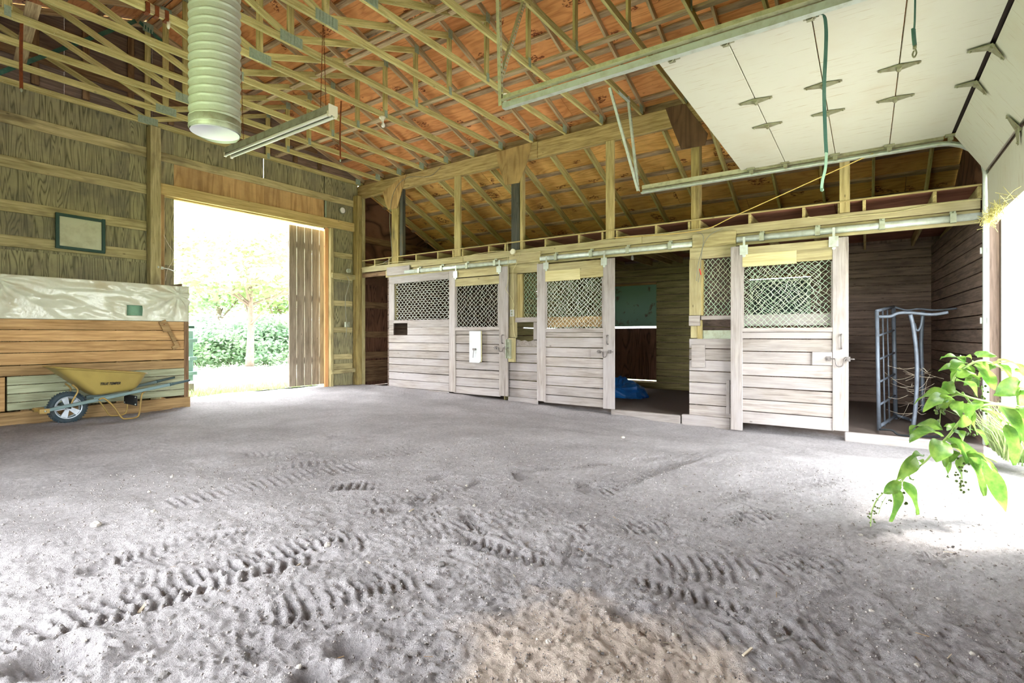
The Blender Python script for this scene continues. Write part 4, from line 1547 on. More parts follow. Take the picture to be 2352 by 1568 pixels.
def overhead_track(x, label, sgn, hang):
    z = ZD - 0.05
    y_end = onZ(1154, 243, z).y if sgn < 0 else onZ(1468, 437, z).y
    t = thing('overhead_track', label, 'track', (x, 1, z), 'overhead door tracks')
    # C-shaped channel: horizontal run, bend, upright
    path = [Vector((x, y_end, z)), Vector((x, -0.70, z))]
    for k in range(1, 7):
        an = k / 6 * math.pi / 2
        path.append(Vector((x, -0.70 - 0.42 * math.sin(an), z - 0.42 * (1 - math.cos(an)))))
    path += [Vector((x, -1.12, 2.6)), Vector((x, -1.12, -0.06))]
    prof = [(-0.5, -0.028), (-0.5, 0.028), (0.45, 0.028), (0.45, 0.012)]
    v, f = [], []
    N = len(path)
    for i, p_ in enumerate(path):
        dd = (path[min(i + 1, N - 1)] - path[max(i - 1, 0)]).normalized()
        nn = Vector((1, 0, 0)).cross(dd)
        for (a, b) in prof:
            v.append(p_ + Vector((sgn * (-a) * 0.06, 0, 0)) + nn * b)
    for i in range(N - 1):
        for j in range(3):
            f.append((i * 4 + j, i * 4 + j + 1, (i + 1) * 4 + j + 1, (i + 1) * 4 + j))
    o = obj('channel', v, f, M['galv'], t, path[0])
    sm = o.modifiers.new('thickness', 'SOLIDIFY')
    sm.thickness = 0.005
    g = Geo().box((x + sgn * 0.045, (y_end - 0.75) / 2, z + 0.045), (0.05, y_end + 0.75, 0.005)).box((x + sgn * 0.02, (y_end - 0.75) / 2, z + 0.075), (0.005, y_end + 0.75, 0.06))
    g.build('angle_backing', M['angle'], t)
    for (p0, p1) in hang:
        p0, p1 = Vector(p0), Vector(p1)
        fr = frame_of(p0, p1, (1, 0, 0))
        L = (p1 - p0).length
        g = Geo()
        R3 = fr.to_3x3()
        n_slot = int(L / 0.05)
        # angle iron with punched holes: rungs between two edge strips on one leg
        for e in (-0.014, 0.014):
            g.box(fr.translation + R3 @ Vector((0, e, 0)), (L, 0.008, 0.003), R3)
        for k in range(n_slot + 1):
            g.box(fr.translation + R3 @ Vector((-L / 2 + L * k / n_slot, 0, 0)), (0.028, 0.022, 0.003), R3)
        g.box(fr.translation + R3 @ Vector((0, -0.018, 0.018)), (L, 0.003, 0.036), R3)
        g.build('perforated_hanger', M['angle'] if sgn < 0 else M['galv'], t)
    if sgn > 0:
        for zz in (2.15, 1.35, 0.35):
            g = Geo().box((x + 0.07, -1.13, zz), (0.12, 0.006, 0.07)).box((x + 0.03, -1.10, zz), (0.006, 0.06, 0.07))
            g.build('wall_bracket', M['galv'], t)
    return t


e1 = onZ(1154, 243, ZD - 0.05)
e2 = onZ(1468, 437, ZD - 0.05)
overhead_track(DXA - 0.09, 'overhead door track hanging nearest, from two perforated angle irons', -1,
               [((e1.x, e1.y, e1.z), (e1.x - 0.02, e1.y + 0.03, ZT + 0.1)), ((e1.x + .02, e1.y + .02, e1.z + .28), (onZ(1208, 8, ZT).x, onZ(1208, 8, ZT).y, ZT + 0.06))])
overhead_track(DXB + 0.07, 'overhead door track along the stall side, running down to the sill', 1,
               [((e2.x, e2.y, e2.z), onZ(1403, 200, ZT + 0.06)), ((e2.x + .01, e2.y, e2.z), onZ(1445, 222, ZT + 0.02)), (onZ(1410, 205, ZT + 0.03), onZ(1443, 236, ZT - 0.06))])

# green straps
p0 = onZ(1860, 36, ZD - 0.02)
st = thing('strap', 'long green webbing strap hanging from the overhead door seam', 'strap', p0)


def ribbon(name, pts, w, mat, parent, wdir, t=0.003):
    P = smooth_path(pts, 6)
    v, f = [], []
    wd = Vector(wdir).normalized()
    for i, p_ in enumerate(P):
        dd = (P[min(i + 1, len(P) - 1)] - P[max(i - 1, 0)]).normalized()
        ww = (wd - dd * wd.dot(dd)).normalized()
        nn = dd.cross(ww)
        v += [p_ + ww * w / 2 + nn * t / 2, p_ - ww * w / 2 + nn * t / 2, p_ - ww * w / 2 - nn * t / 2, p_ + ww * w / 2 - nn * t / 2]
    for i in range(len(P) - 1):
        for j in range(4):
            f.append((i * 4 + j, i * 4 + (j + 1) % 4, (i + 1) * 4 + (j + 1) % 4, (i + 1) * 4 + j))
    f += [(3, 2, 1, 0), tuple(len(v) - 4 + i for i in range(4))]
    return obj(name, v, f, M[mat], parent, pts[0])


D = 3.66
ribbon('webbing', [onD(u, v, D) for u, v in ((1862, 36), (1890, 34), (1897, 60), (1897, 110), (1893, 200), (1895, 290), (1898, 352))], 0.034, 'strap', st, (0.8, -0.55, 0))
ribbon('webbing_tail', [onD(u, v, D - 0.02) for u, v in ((1898, 350), (1896, 385), (1889, 415), (1887, 434))], 0.026, 'strap_pale', st, (0.8, -0.55, 0))
Geo().sphere(onD(1888, 436, D - .02), 0.012, 8, 6).build('knot', M['strap_pale'], st, smooth=True)
Geo().box(onD(1868, 35, D), (0.05, 0.03, 0.035)).build('wire_twist', M['hinge'], st)
D = 3.40
st = thing('strap', 'short green strap ending in a metal snap clip under the overhead door', 'strap', onD(2102, -60, D))
ribbon('webbing', [onD(u, v, D) for u, v in ((2103, -75), (2102, 0), (2101, 50), (2099, 72))], 0.016, 'strap', st, (0.8, -0.55, 0))
ribbon('webbing_loop', [onD(u, v, D - .005) for u, v in ((2098, 66), (2099, 85), (2101, 104))], 0.030, 'strap', st, (0.8, -0.55, 0), 0.010)
g = Geo()
g.tube(smooth_path([onD(u, v, D) for u, v in ((2101, 103), (2102, 112), (2105, 122), (2100, 132), (2096, 126), (2099, 117))], 4), 0.0055, 6)
g.lathe(onD(2101, 108, D), (0, 0, 1), [(0.0, -.012), (0.011, -.012), (0.011, .012), (0, .012)], 8)
g.build('snap_clip', M['hinge'], st, smooth=True)

# yellow rope from the header to the track
a = onX(1412, 546, XS - 0.06)
b = Vector((DXB + 0.05, onX(2006, 352, DXB + 0.05).y, onX(2006, 352, DXB + 0.05).z))
mid = a.lerp(b, 0.33) + Vector((0, 0, -0.05))
ro = tube('rope', smooth_path([a, onX(1600, 530, XS - 0.08), onX(1700, 490, XS - .15), b], 8), 0.007, M['rope'], None, 6)
tag(ro, 'thin yellow rope slanting from the stall header up to the overhead track', 'rope')

# ------------------------------------------------------------------ wall with the overhead door, seen at its jamb (wall_front)
wf = thing('wall_front', 'framed wall around the overhead door opening beside the end stall', 'wall', (8, YG, 0), kind='structure')
board('jamb_post', (8.00, YG - 0.05, -0.1), (8.00, YG - 0.05, 3.0), 0.08, 0.10, M['stall_in'], wf, (1, 0, 0))
board('jamb_trim', (7.83, YG - 0.16, -0.1), (7.83, YG - 0.16, 3.0), 0.03, 0.14, M['white_paint'], wf, (1, 0, 0))
board('jamb_trim', (7.90, YG - 0.10, -0.1), (7.90, YG - 0.10, 3.0), 0.10, 0.02, M['stall_in'], wf, (1, 0, 0))
for x0, x1 in ((8.02, 9.2), (9.2, 10.4), (10.4, 12.05)):
    gable_sheet(wf, x0, x1 - 0.004, -0.1, lean_top, YG - 0.06, M['ply_wall_brown'])
for x0, x1 in ((-1.0, 0.5), (0.5, 1.9), (1.9, 3.3), (3.3, 4.7), (4.7, 6.1), (6.1, 7.4), (7.4, 8.42)):
    gable_sheet(wf, x0, x1 - 0.004, 3.0, main_top, YG - 0.06, M['ply_wall_brown'])
for x0, x1 in ((-1.0, 0.2), (0.2, 1.4), (1.4, 2.6), (2.6, 3.4), (3.4, 4.12)):
    gable_sheet(wf, x0, x1 - 0.004, -0.1, lambda x: 2.996, YG - 0.06, M['ply_wall_brown'])
board('door_lintel', (-0.95, YG - 0.02, 3.06), (8.05, YG - 0.02, 3.06), 0.12, 0.06, M['stall_in'], wf)

ww = thing('wall_west', 'plywood side wall behind the viewer with a wide opening added to let in light', 'wall', (-0.95, 5, 0), kind='structure')
WD0, WD1, WDZ = 1.29, 4.9, 2.9  # opening added in the unseen wall to bring sky light inside
yy = YG
while yy < YW - 0.01:
    y2 = min(yy + 1.22, YW)
    if y2 <= WD0 or yy >= WD1:
        board('plywood_sheet', (-0.95, (yy + y2) / 2, -0.1), (-0.95, (yy + y2) / 2, 5.0), y2 - yy - 0.004, 0.018, M['ply_wall'], ww, (0, 1, 0), 0.002)
    else:
        board('plywood_sheet', (-0.95, (yy + y2) / 2, WDZ), (-0.95, (yy + y2) / 2, 5.0), y2 - yy - 0.004, 0.018, M['ply_wall'], ww, (0, 1, 0), 0.002)
    yy = y2

# white board door folded open outside, with a ring pull
wd = thing('outer_door', 'flaking white board door folded open outside the overhead door', 'door', (7.7, -1.9, 0))
for i in range(5):
    y = -1.42 - 0.24 * i
    board('plank', (7.78, y, -0.05), (7.78, y, 2.9), 0.235, 0.03, M['flaky'], wd, (0, 1, 0))
board('ledger', (7.75, -1.30, 1.22), (7.75, -2.5, 1.22), 0.12, 0.03, M['flaky'], wd)
rc = onY(2298, 678, YG - 0.22)
ring = [Vector((rc.x + 0.045 * math.cos(t) * 0.9, rc.y, rc.z + 0.045 * math.sin(t))) for t in np.linspace(0, 2 * math.pi, 17)[:-1]]
tag(tube('pull_ring', ring, 0.006, M['galv'], None, 6, True), 'metal ring pull hanging on the white jamb', 'ring')
# bird-nest straw along the lowered door edge
g = Geo()
rs = random.Random(5)
for i in range(150):
    x = 7.75 - abs(rs.gauss(0, 0.55))
    c = Vector((x, -1.10 + rs.gauss(0, .02), 2.43 + rs.gauss(0, .03) + 0.02))
    d = Vector((rs.gauss(0, 1), rs.gauss(0, .4), rs.gauss(-.3, .5))).normalized() * rs.uniform(.05, .16)
    g.tube([c - d, c + Vector((0, 0, rs.gauss(0, .01))), c + d], 0.0022, 3)
tag(g.build('nest_straw', M['straw']), 'dry nest straw caught on the lowered edge of the overhead door', 'straw', kind='stuff')

# ------------------------------------------------------------------ flexible duct hanging from the trusses
DD = 4.5
c0, c1 = onD(494, 303, DD), onD(487, -180, DD * 0.985)
c1 = Vector((c0.x - 0.01, c0.y - 0.02, 5.6))
c1 = c0.lerp(c1, 1.0)
du = thing('flexible_duct', 'wide silver ribbed flexible duct hanging down through the trusses', 'duct', c0)
ax = (c1 - c0)
L = ax.length
axn = ax.normalized()
rad = 0.198
a_ = axn.orthogonal().normalized()
b_ = axn.cross(a_)
turns = int(L / 0.072)
v, f = [], []
NS, NR = 40, turns * 10
for i in range(NR + 1):
    t = i / NR
    for j in range(NS):
        ph = 2 * math.pi * j / NS
        h = t * L
        sp = math.cos(2 * math.pi * (h / 0.072) - ph)
        r = rad * (0.985 + 0.006 * math.sin(5 * ph + 9 * t)) + (0.009 if sp > 0.8 else 0.0)
        hh = h + (0.0 if i else -0.03 * math.cos(ph))
        v.append(c0 + axn * hh + (a_ * math.cos(ph) + b_ * math.sin(ph)) * r)
for i in range(NR):
    for j in range(NS):
        j2 = (j + 1) % NS
        f.append((i * NS + j, i * NS + j2, (i + 1) * NS + j2, (i + 1) * NS + j))
obj('duct_wrap', v, f, M['foil'], du, c0, True)
g = Geo().lathe(c0, axn, [(rad * 0.965, -0.012), (rad * 0.93, 0.0), (rad * 0.92, 0.3), (rad * 0.92, 1.2)], 40)
g.build('duct_lining', M['duct_in'], du, c0, True)
g = Geo().lathe(c0, axn, [(rad * 0.985, -0.004), (rad * 1.02, 0.005), (rad * 1.02, 0.10), (rad * 0.99, 0.105)], 40)
g.build('end_band', M['galv_dull'], du, c0, True)

# ------------------------------------------------------------------ hanging tube lamp
ZL = 3.74
la, lb = onZ(758, 258, ZL), onZ(530, 357, ZL)
lx = (la.x + lb.x) / 2
fl = thing('tube_lamp', 'long unlit twin fluorescent tube lamp hung on chains below the ridge', 'lamp', (lx, (la.y + lb.y) / 2, ZL))
ym, Ln = (la.y + lb.y) / 2, abs(la.y - lb.y)
prof = [(-0.055, 0.0), (-0.055, 0.085), (0.055, 0.085), (0.055, 0.0), (0.03, 0.0), (0.018, 0.022), (-0.018, 0.022), (-0.03, 0.0)]
n = len(prof)
v = [(lx + a, ym - Ln / 2, ZL + b) for a, b in prof] + [(lx + a, ym + Ln / 2, ZL + b) for a, b in prof]
f = [tuple(range(n)), tuple(range(2 * n - 1, n - 1, -1))] + [(i, n + i, n + (i + 1) % n, (i + 1) % n) for i in range(n)]
obj('housing', v, f, M['galv_dull'], fl, (lx, ym, ZL))
for sx in (-0.042, 0.042):
    tube('lamp_tube', [(lx + sx, ym - Ln / 2 + 0.03, ZL - 0.02), (lx + sx, ym + Ln / 2 - 0.03, ZL - 0.02)], 0.019, M['tube'], fl, 12)
    for e in (-1, 1):
        Geo().box((lx + sx, ym + e * (Ln / 2 - 0.015), ZL - 0.012), (0.034, 0.03, 0.06)).build('tube_socket', M['white_plastic'], fl)
Geo().box((lx, ym - Ln / 2 - 0.004, ZL + 0.035), (0.12, 0.012, 0.12)).build('end_cap', M['white_plastic'], fl)
for yy_ in (ym - Ln / 2 + 0.18, ym + Ln / 2 - 0.35):
    for sx in (-0.04, 0.04):
        g = Geo()
        z = ZL + 0.085
        k = 0
        while z < ZT + 0.02:
            rr = 0.012
            pts = [Vector((lx + sx * (1 - (z - ZL) / 1.2) + (rr * .5 * math.cos(t) if k % 2 else 0), yy_ + (rr * .5 * math.cos(t) if k % 2 == 0 else 0), z + 0.022 + 0.022 * math.sin(t))) for t in np.linspace(0, 2 * math.pi, 7)[:-1]]
            g.tube(pts, 0.0025, 3, True)
            z += 0.038
            k += 1
        g.build('chain', M['rust'], fl)

# rusty straps and lamp holders fixed to the truss chord nearest their place
def on_truss(u, v, z=None):
    z = ZT + 0.03 if z is None else z
    return min((onY(u, v, y) for y in TRY), key=lambda q: abs(q.z - z))


def depth_of(p_):
    return p_.x * CT + p_.y * ST


for u, v0, v1, w, lab in ((781, 240, 366, 0.022, 'rusty strap hanging from a truss beyond the tube lamp'),
                          (48, 64, 204, 0.034, 'rusty strap hanging from a truss beside the skewed board')):
    p = on_truss(u, v0) + Vector((0, -0.024, 0))
    d_ = depth_of(p)
    pts = [p + Vector((0, 0, 0.04)), p, onD(u, (v0 + v1) / 2, d_), onD(u + 1, v1, d_)]
    t = thing('rusty_strap', lab, 'strap', pts[0])
    ribbon('strap_band', pts, w, 'rust', t, (0.82, -0.57, 0), 0.004)
    Geo().sphere(pts[-1] + Vector((0, 0, -.015)), (0.012, 0.012, 0.025), 8, 6).build('strap_end', M['galv_dull'], t, smooth=True)
for u, v, lab in ((878, 276, 'porcelain lamp holder fixed to a bottom chord in the middle of the trusses'), (1158, 172, 'porcelain lamp holder beside the perforated track hanger')):
    p = on_truss(u, v, ZT)
    p.z = ZT + 0.001
    lamp_holder(lab, p, (0.05, -0.1, -1))
jb = thing('junction_box', 'corroded metal junction box clamped on a truss chord near the duct', 'box', on_truss(358, 38))
pj = on_truss(358, 38, ZT + 0.05)
pj.z = ZT + 0.045
Geo().box(pj, (0.22, 0.06, 0.09)).build('box_body', M['truss_pink'], jb)
for dx in (-0.09, 0.0, 0.10):
    Geo().box(pj + Vector((dx, 0, -0.005)), (0.04, 0.075, 0.12)).build('rusty_band', M['rust'], jb)
Geo().lathe(pj + Vector((0.12, -0.02, -0.05)), (0, 0, -1), [(0, 0), (0.018, 0), (0.018, 0.07), (0.01, .09), (0, .09)], 10).build('socket', M['white_plastic'], jb, smooth=True)

# ------------------------------------------------------------------ cables and small electrics on the stall header
def cable(name, pts, label, r=0.006, mat='cable', k=6):
    return tag(tube(name, smooth_path(pts, k), r, M[mat], None, 5), label, 'cable')


X = XS - 0.032
cable('cable', [onX(u, v, X) for u, v in ((803, 622), (850, 612), (880, 605), (930, 600), (985, 597), (1040, 596), (1090, 584), (1140, 577), (1177, 577))],
      'pale cable stapled along the header from the corner to the round box')
cable('cable', [onX(u, v, X) for u, v in ((1184, 577), (1240, 568), (1330, 560), (1420, 545), (1520, 536), (1580, 528), (1640, 522))],
      'pale cable running along the header above the open doorway')
cable('cable', [onX(u, v, X) for u, v in ((1855, 498), (1900, 502), (1960, 496), (2060, 486), (2150, 468), (2256, 458))],
      'loose cable along the header above the end stall')
cable('cable', [onX(u, v, XS - 0.03) for u, v in ((1012, 384), (985, 405), (935, 408), (905, 440), (895, 500), (899, 560), (900, 590), (880, 604))],
      'thin cable dropping over the girder gusset down the charred post', 0.006, 'cable_grey')
cable('cable', [onX(u, v, XS - 0.12) for u, v in ((1166, 555), (1167, 640), (1162, 664), (1172, 680), (1180, 700), (1176, 712))],
      'thin pale cord dropping from the header to the white outlet', 0.004)
cable('cable', [onX(u, v, XS - 0.09) for u, v in ((1186, 578), (1194, 584), (1184, 610), (1178, 625), (1180, 680), (1178, 700), (1180, 760), (1185, 776))],
      'looping pale cord beside the white outlet', 0.004)
cable('cable', [onX(u, v, XS - 0.11) for u, v in ((1600, 533), (1614, 540), (1614, 565), (1603, 610), (1600, 645))], 'grey cable dangling with a red connector', 0.006, 'cable_grey')
cable('cable', [onX(u, v, XS - 0.11) for u, v in ((1660, 524), (1630, 540), (1615, 565), (1610, 600), (1608, 622), (1604, 648))], 'grey cable dangling in front of the fascia board', 0.006, 'cable_grey')
cable('cable', [onY(u, v, YW - 0.20) for u, v in ((797, 634), (802, 650), (793, 690), (796, 740), (795, 775))], 'grey cable running down the corner post to a switch box', 0.008, 'cable_grey')
gr = Geo().tube([onX(1607, 617, XS - .11), onX(1610, 631, XS - .11)], 0.009, 6)
tag(gr.build('cable_connector', M['red'], smooth=True), 'small red connector on a dangling cable', 'connector')
p = onX(1179, 578, XS - 0.05)
tag(Geo().lathe(p, (-1, 0, 0), [(0, 0), (0.055, 0), (0.055, 0.03), (0.05, 0.036), (0.0, 0.036)], 18).build('junction_box', M['white_plastic'], None, p, False), 'round cream junction box on the stall header', 'box')
p = onY(799, 622, YW - 0.17)
tag(Geo().lathe(p, (0, -1, 0), [(0, 0), (0.05, 0), (0.05, 0.06), (0.0, 0.06)], 14).build('junction_box', M['galv_dull'], None, p, False), 'grey round junction box at the corner post', 'box')
p = onY(797, 745, YW - 0.20)
tag(Geo().box(p, (0.10, 0.06, 0.12)).box(p + Vector((0, -.035, 0)), (0.03, 0.02, 0.05)).build('switch_box', M['galv_dull']), 'small grey switch box on the corner post', 'box')
ou = thing('outlet', 'white double outlet plate beside the narrow stall door', 'outlet', onX(1176, 718, XS - 0.02))
a, b = onX(1172, 711, XS - 0.03), onX(1180.5, 726.5, XS - 0.03)
Geo().box((a + b) / 2, (0.02, abs(a.y - b.y), abs(a.z - b.z))).build('outlet_plate', M['white_paint'], ou)
for t in (.3, .7):
    Geo().box((a.x - .012, (a.y + b.y) / 2, a.z + (b.z - a.z) * t), (0.006, 0.035, 0.035)).build('outlet_socket', M['galv_dull'], ou)
p = onY(786.5, 483, YW - 0.03)
rd = thing('wall_disc', 'round white disc fixed on the plywood beside the door header', 'disc', p)
Geo().lathe(p, (0, -1, 0), [(0, 0.02), (0.055, 0.02), (0.07, 0.012), (0.075, 0.0)], 20).build('disc_face', M['glass_bulb'], rd, p, True)
Geo().lathe(p, (0, -1, 0), [(0.066, 0.0), (0.085, 0.0), (0.085, 0.012), (0.066, 0.016)], 20).build('disc_rim', M['galv_dull'], rd, p, True)

# ------------------------------------------------------------------ framed panel on the wall
fr = thing('picture_frame', 'dusty pale panel in a dark green frame hung on the plywood wall', 'frame', onY(184, 535, YW - 0.05))
P0, P1 = onY(127, 494, YW - 0.06), onY(241, 577, YW - 0.06)
za, zb = onY(184, 499, YW - 0.06).z, onY(184, 572, YW - 0.06).z
yf = YW - 0.065
fw = 0.045
board('frame_rail', (P0.x, yf, za), (P1.x, yf, za - .01), fw, 0.04, M['frame_green'], fr)
board('frame_rail', (P0.x, yf, zb), (P1.x, yf, zb - .01), fw, 0.04, M['frame_green'], fr)
board('frame_stile', (P0.x + fw / 2, yf - .002, zb - fw / 2), (P0.x + fw / 2, yf - .002, za + fw / 2), fw, 0.042, M['frame_green'], fr, (1, 0, 0))
board('frame_stile', (P1.x - fw / 2, yf - .002, zb - fw / 2), (P1.x - fw / 2, yf - .002, za + fw / 2), fw, 0.042, M['frame_green'], fr, (1, 0, 0))
board('panel', ((P0.x + P1.x) / 2, yf + 0.01, zb), ((P0.x + P1.x) / 2, yf + 0.01, za), P1.x - P0.x - fw, 0.012, M['mirror_dust'], fr, (1, 0, 0))

# latch on the door jamb
p = onY(368, 615, YW - 0.14)
lt = thing('gate_latch', 'small metal hook latch on the doorway jamb post', 'latch', p)
Geo().box(p, (0.10, 0.02, 0.05)).sphere(p + Vector((-.04, -.02, 0.01)), 0.022, 8, 6).build('latch_plate', M['galv'], lt)
tube('latch_hook', smooth_path([p + Vector((0.03, -.02, 0)), p + Vector((0.12, -.02, -.01)), p + Vector((.22, -.01, -.04)), p + Vector((.24, 0, -.01))], 4), 0.008, M['galv'], lt, 6)
cable('twig', [onY(u, v, YW - 0.15) for u, v in ((376, 540), (386, 560), (398, 580), (396, 600), (384, 620), (380, 645))], 'dry vine twig trailing down the door jamb', 0.004, 'chip')

# ------------------------------------------------------------------ sliding door leaf outside the doorway
sd = thing('barn_sliding_door', 'tall sliding door of upright boards standing half open in the end wall', 'sliding door', (7, YW + 0.25, 0))
us = [663, 681, 699, 716, 733, 748]
yd = YW + 0.20
for a, b in zip(us[:-1], us[1:]):
    xa, xb = onY(a, 700, yd).x, onY(b, 700, yd).x
    board('plank', ((xa + xb) / 2, yd, 0.02), ((xa + xb) / 2, yd, 3.62), xb - xa - 0.012, 0.025, M['slide'], sd, (1, 0, 0))
xa = onY(663, 700, yd).x
for z in (0.6, 2.0, 3.2):
    board('cross_ledge', (xa, yd + 0.03, z), (onY(748, 700, yd).x, yd + 0.03, z), 0.14, 0.03, M['slide'], sd)

# ------------------------------------------------------------------ plank partition with plastic sheet
YP = 9.10
PXE = 3.86
pt = thing('plank_partition', 'low plank partition, orange boards over grey-green, beside the doorway', 'partition', (2, YP, 0))
zs = [1.40, 1.255, 1.10, 0.95, 0.79]
for a, b in zip(zs[:-1], zs[1:]):
    board('plank', (-0.6, YP + 0.015, (a + b) / 2), (PXE - 0.06, YP + 0.015, (a + b) / 2 - 0.005), a - b - 0.008, 0.03, M['orange'], pt)
board('plank', (-0.6, YP + 0.015, 0.72), (PXE - 0.06, YP + 0.015, 0.71), 0.13, 0.03, M['brownish'], pt)
zs = [0.645, 0.53, 0.415, 0.305, 0.20]
for a, b in zip(zs[:-1], zs[1:]):
    board('plank', (1.72, YP + 0.012, (a + b) / 2), (PXE - 0.06, YP + 0.012, (a + b) / 2), a - b - 0.007, 0.03, M['greenish'], pt)
board('plank', (-0.6, YP + 0.015, 0.42), (1.70, YP + 0.015, 0.42), 0.44, 0.03, M['orange'], pt)
board('base_plank', (-0.6, YP - 0.005, 0.09), (PXE + 0.02, YP - 0.005, 0.07), 0.21, 0.05, M['brownish'], pt)
board('edge_post', (PXE - 0.02, YP + 0.06, -0.05), (PXE - 0.02, YP + 0.06, 1.93), 0.07, 0.10, M['girt_brown'], pt, (1, 0, 0))
board('cap_board', (-0.6, YP + 0.05, 1.945), (PXE, YP + 0.05, 1.945), 0.10, 0.03, M['white_paint'], pt, (0, 1, 0))
board('backing_board', (-0.6, YP + 0.06, 1.68), (PXE - 0.05, YP + 0.06, 1.68), 0.5, 0.02, M['paper_green'], pt)
for x in (0.9, 1.9, 2.95):
    board('stud', (x, YP + 0.08, 0.0), (x, YP + 0.08, 1.93), 0.09, 0.06, M['brownish'], pt, (1, 0, 0))
for y in (9.3, 9.9):
    pass
for z in np.arange(0.1, 1.95, 0.16):
    board('plank', (PXE - 0.05, YP + 0.12, z + 0.08), (PXE - 0.05, YW - 0.06, z + 0.08), 0.15, 0.025, M['girt_brown'], pt)

# plastic sheet stapled over the top
from mathutils import noise as mnoise
nx_, nz_ = 220, 44
v, f = [], []
hole = (2.99, 3.21, 1.475, 1.63)
for i in range(nx_ + 1):
    x = -0.6 + (PXE + 0.6) * i / nx_
    for j in range(nz_ + 1):
        t = j / nz_
        z = 1.965 - t * (1.965 - 1.395)
        q = Vector((x * 1.5 + z * 1.3, z * 4.0, 0))
        fold = abs(mnoise.noise(q * 1.3)) * 0.05 + 0.026 * mnoise.noise(Vector((x * 6 + 8 * z, z * 11, 3)))
        # drawn-up swags gathering at two staples
        for (sx, sz) in ((0.35, 1.78), (1.62, 1.90), (3.7, 1.82)):
            dx, dz = x - sx, z - sz
            rr = math.hypot(dx, dz) + 1e-6
            an = math.atan2(dz, dx)
            fold += 0.045 * math.exp(-rr / 0.4) * math.sin(an * 9)
        if t < 0.27:
            fold += 0.015
        fold *= 0.25 + 0.75 * math.sin(math.pi * min(1, t + 0.04))
        v.append((x, YP - 0.012 - max(0, fold), z))
for i in range(nx_):
    for j in range(nz_):
        a = i * (nz_ + 1) + j
        cx = v[a][0]
        cz = v[a][2]
        if hole[0] < cx < hole[1] and hole[2] < cz < hole[3]:
            continue
        f.append((a, a + 1, a + nz_ + 2, a + nz_ + 1))
o = obj('plastic_sheet', v, f, M['plastic'], None, (2, YP, 1.7), True)
tag(o, 'creased milky plastic sheet stapled over the top of the plank partition', 'sheet')
sm = o.modifiers.new('thickness', 'SOLIDIFY')
sm.thickness = 0.003
# wooden turn-catch on the planks
ca, cb = onY(371, 737, YP - 0.02), onY(404, 800, YP - 0.02)
tb = thing('wooden_catch', 'notched wooden catch nailed slantwise on the orange planks', 'catch', (ca + cb) / 2)
d = (cb - ca).normalized()
nrm = Vector((-d.z, 0, d.x))
w = 0.05
poly = [ca + nrm * w, ca - nrm * w, ca - nrm * w + d * 0.17, ca + d * 0.19, ca + d * 0.42, ca - nrm * w + d * 0.43, cb - nrm * w, cb + nrm * w]
prism('catch_bar', poly, (0, -0.03, 0), M['brownish'], tb)
Geo().lathe(ca + d * 0.06 + Vector((0, -0.03, 0)), (0, -1, 0), [(0, .004), (0.008, .004), (0.008, 0)], 8).build('nail_head', M['rust'], tb)

# ------------------------------------------------------------------ wheelbarrow
wbx = thing('wheelbarrow', 'mustard yellow wheelbarrow with teal handles parked along the plank partition', 'wheelbarrow', (2.5, 8.7, 0.0))
wc = Vector((2.23, 8.72, 0.222))
ws = 0.207
wh = thing('wheel', None, None, wc)
# parent by hand: the wheel is a part with its own pieces
bpy.data.objects[wh.name].parent = wbx
wh.matrix_basis = WM[wbx.name].inverted() @ WM[wh.name]
g = Geo()
prof = []
for k in range(13):
    an = math.pi * 2 * k / 12
    prof.append((ws - 0.042 + 0.042 * math.cos(an), 0.042 * math.sin(an)))
g.lathe(wc, (0, 1, 0), prof, 48)
for k in range(40):                      # tread knobs
    an = 2 * math.pi * k / 40
    for s in (-1, 1):
        q = wc + Vector((math.cos(an + s * .04) * ws, s * 0.018, math.sin(an + s * .04) * ws))
        R3 = Matrix.Rotation(-an, 3, 'Y')
        g.box(q, (0.012, 0.022, 0.016), R3)
g.build('tyre', M['tyre'], wh, wc, False)
g = Geo()
g.lathe(wc, (0, 1, 0), [(ws - 0.072, -0.036), (ws - 0.060, -0.040), (ws - 0.055, -0.02), (ws - 0.068, -0.012), (ws - 0.085, -0.018), (ws - 0.09, 0.02), (ws - .055, .03)], 40)
for k in range(5):
    an = 2 * math.pi * k / 5 + 0.6
    ca_, sa_ = math.cos(an), math.sin(an)
    u_, t_ = Vector((ca_, 0, sa_)), Vector((-sa_, 0, ca_))
    a = [wc + u_ * 0.03 + t_ * 0.022, wc + u_ * 0.03 - t_ * 0.022, wc + u_ * (ws - .075) - t_ * 0.036, wc + u_ * (ws - .075) + t_ * 0.036]
    y0_, y1_ = Vector((0, -0.028, 0)), Vector((0, 0.0, 0))
    g.add([p_ + y0_ for p_ in a] + [p_ + y1_ for p_ in a], [(0, 1, 2, 3), (7, 6, 5, 4), (0, 4, 5, 1), (1, 5, 6, 2), (2, 6, 7, 3), (3, 7, 4, 0)])
g.lathe(wc, (0, -1, 0), [(0.0, 0.045), (0.03, 0.045), (0.036, 0.02), (0.04, -0.02)], 18)
g.build('wheel_rim', M['rim'], wh, wc, False)
Geo().lathe(wc, (0, -1, 0), [(0, .11), (0.012, .11), (0.012, .02)], 10).build('axle', M['black'], wh, wc, True)

# tray: rounded rectangular rim lofted down to a smaller base
rimF, rimR, baF, baR = (2.03, 0.765), (3.05, 0.625), (2.47, 0.36), (2.93, 0.405)
yN, yF = 8.40, 8.98


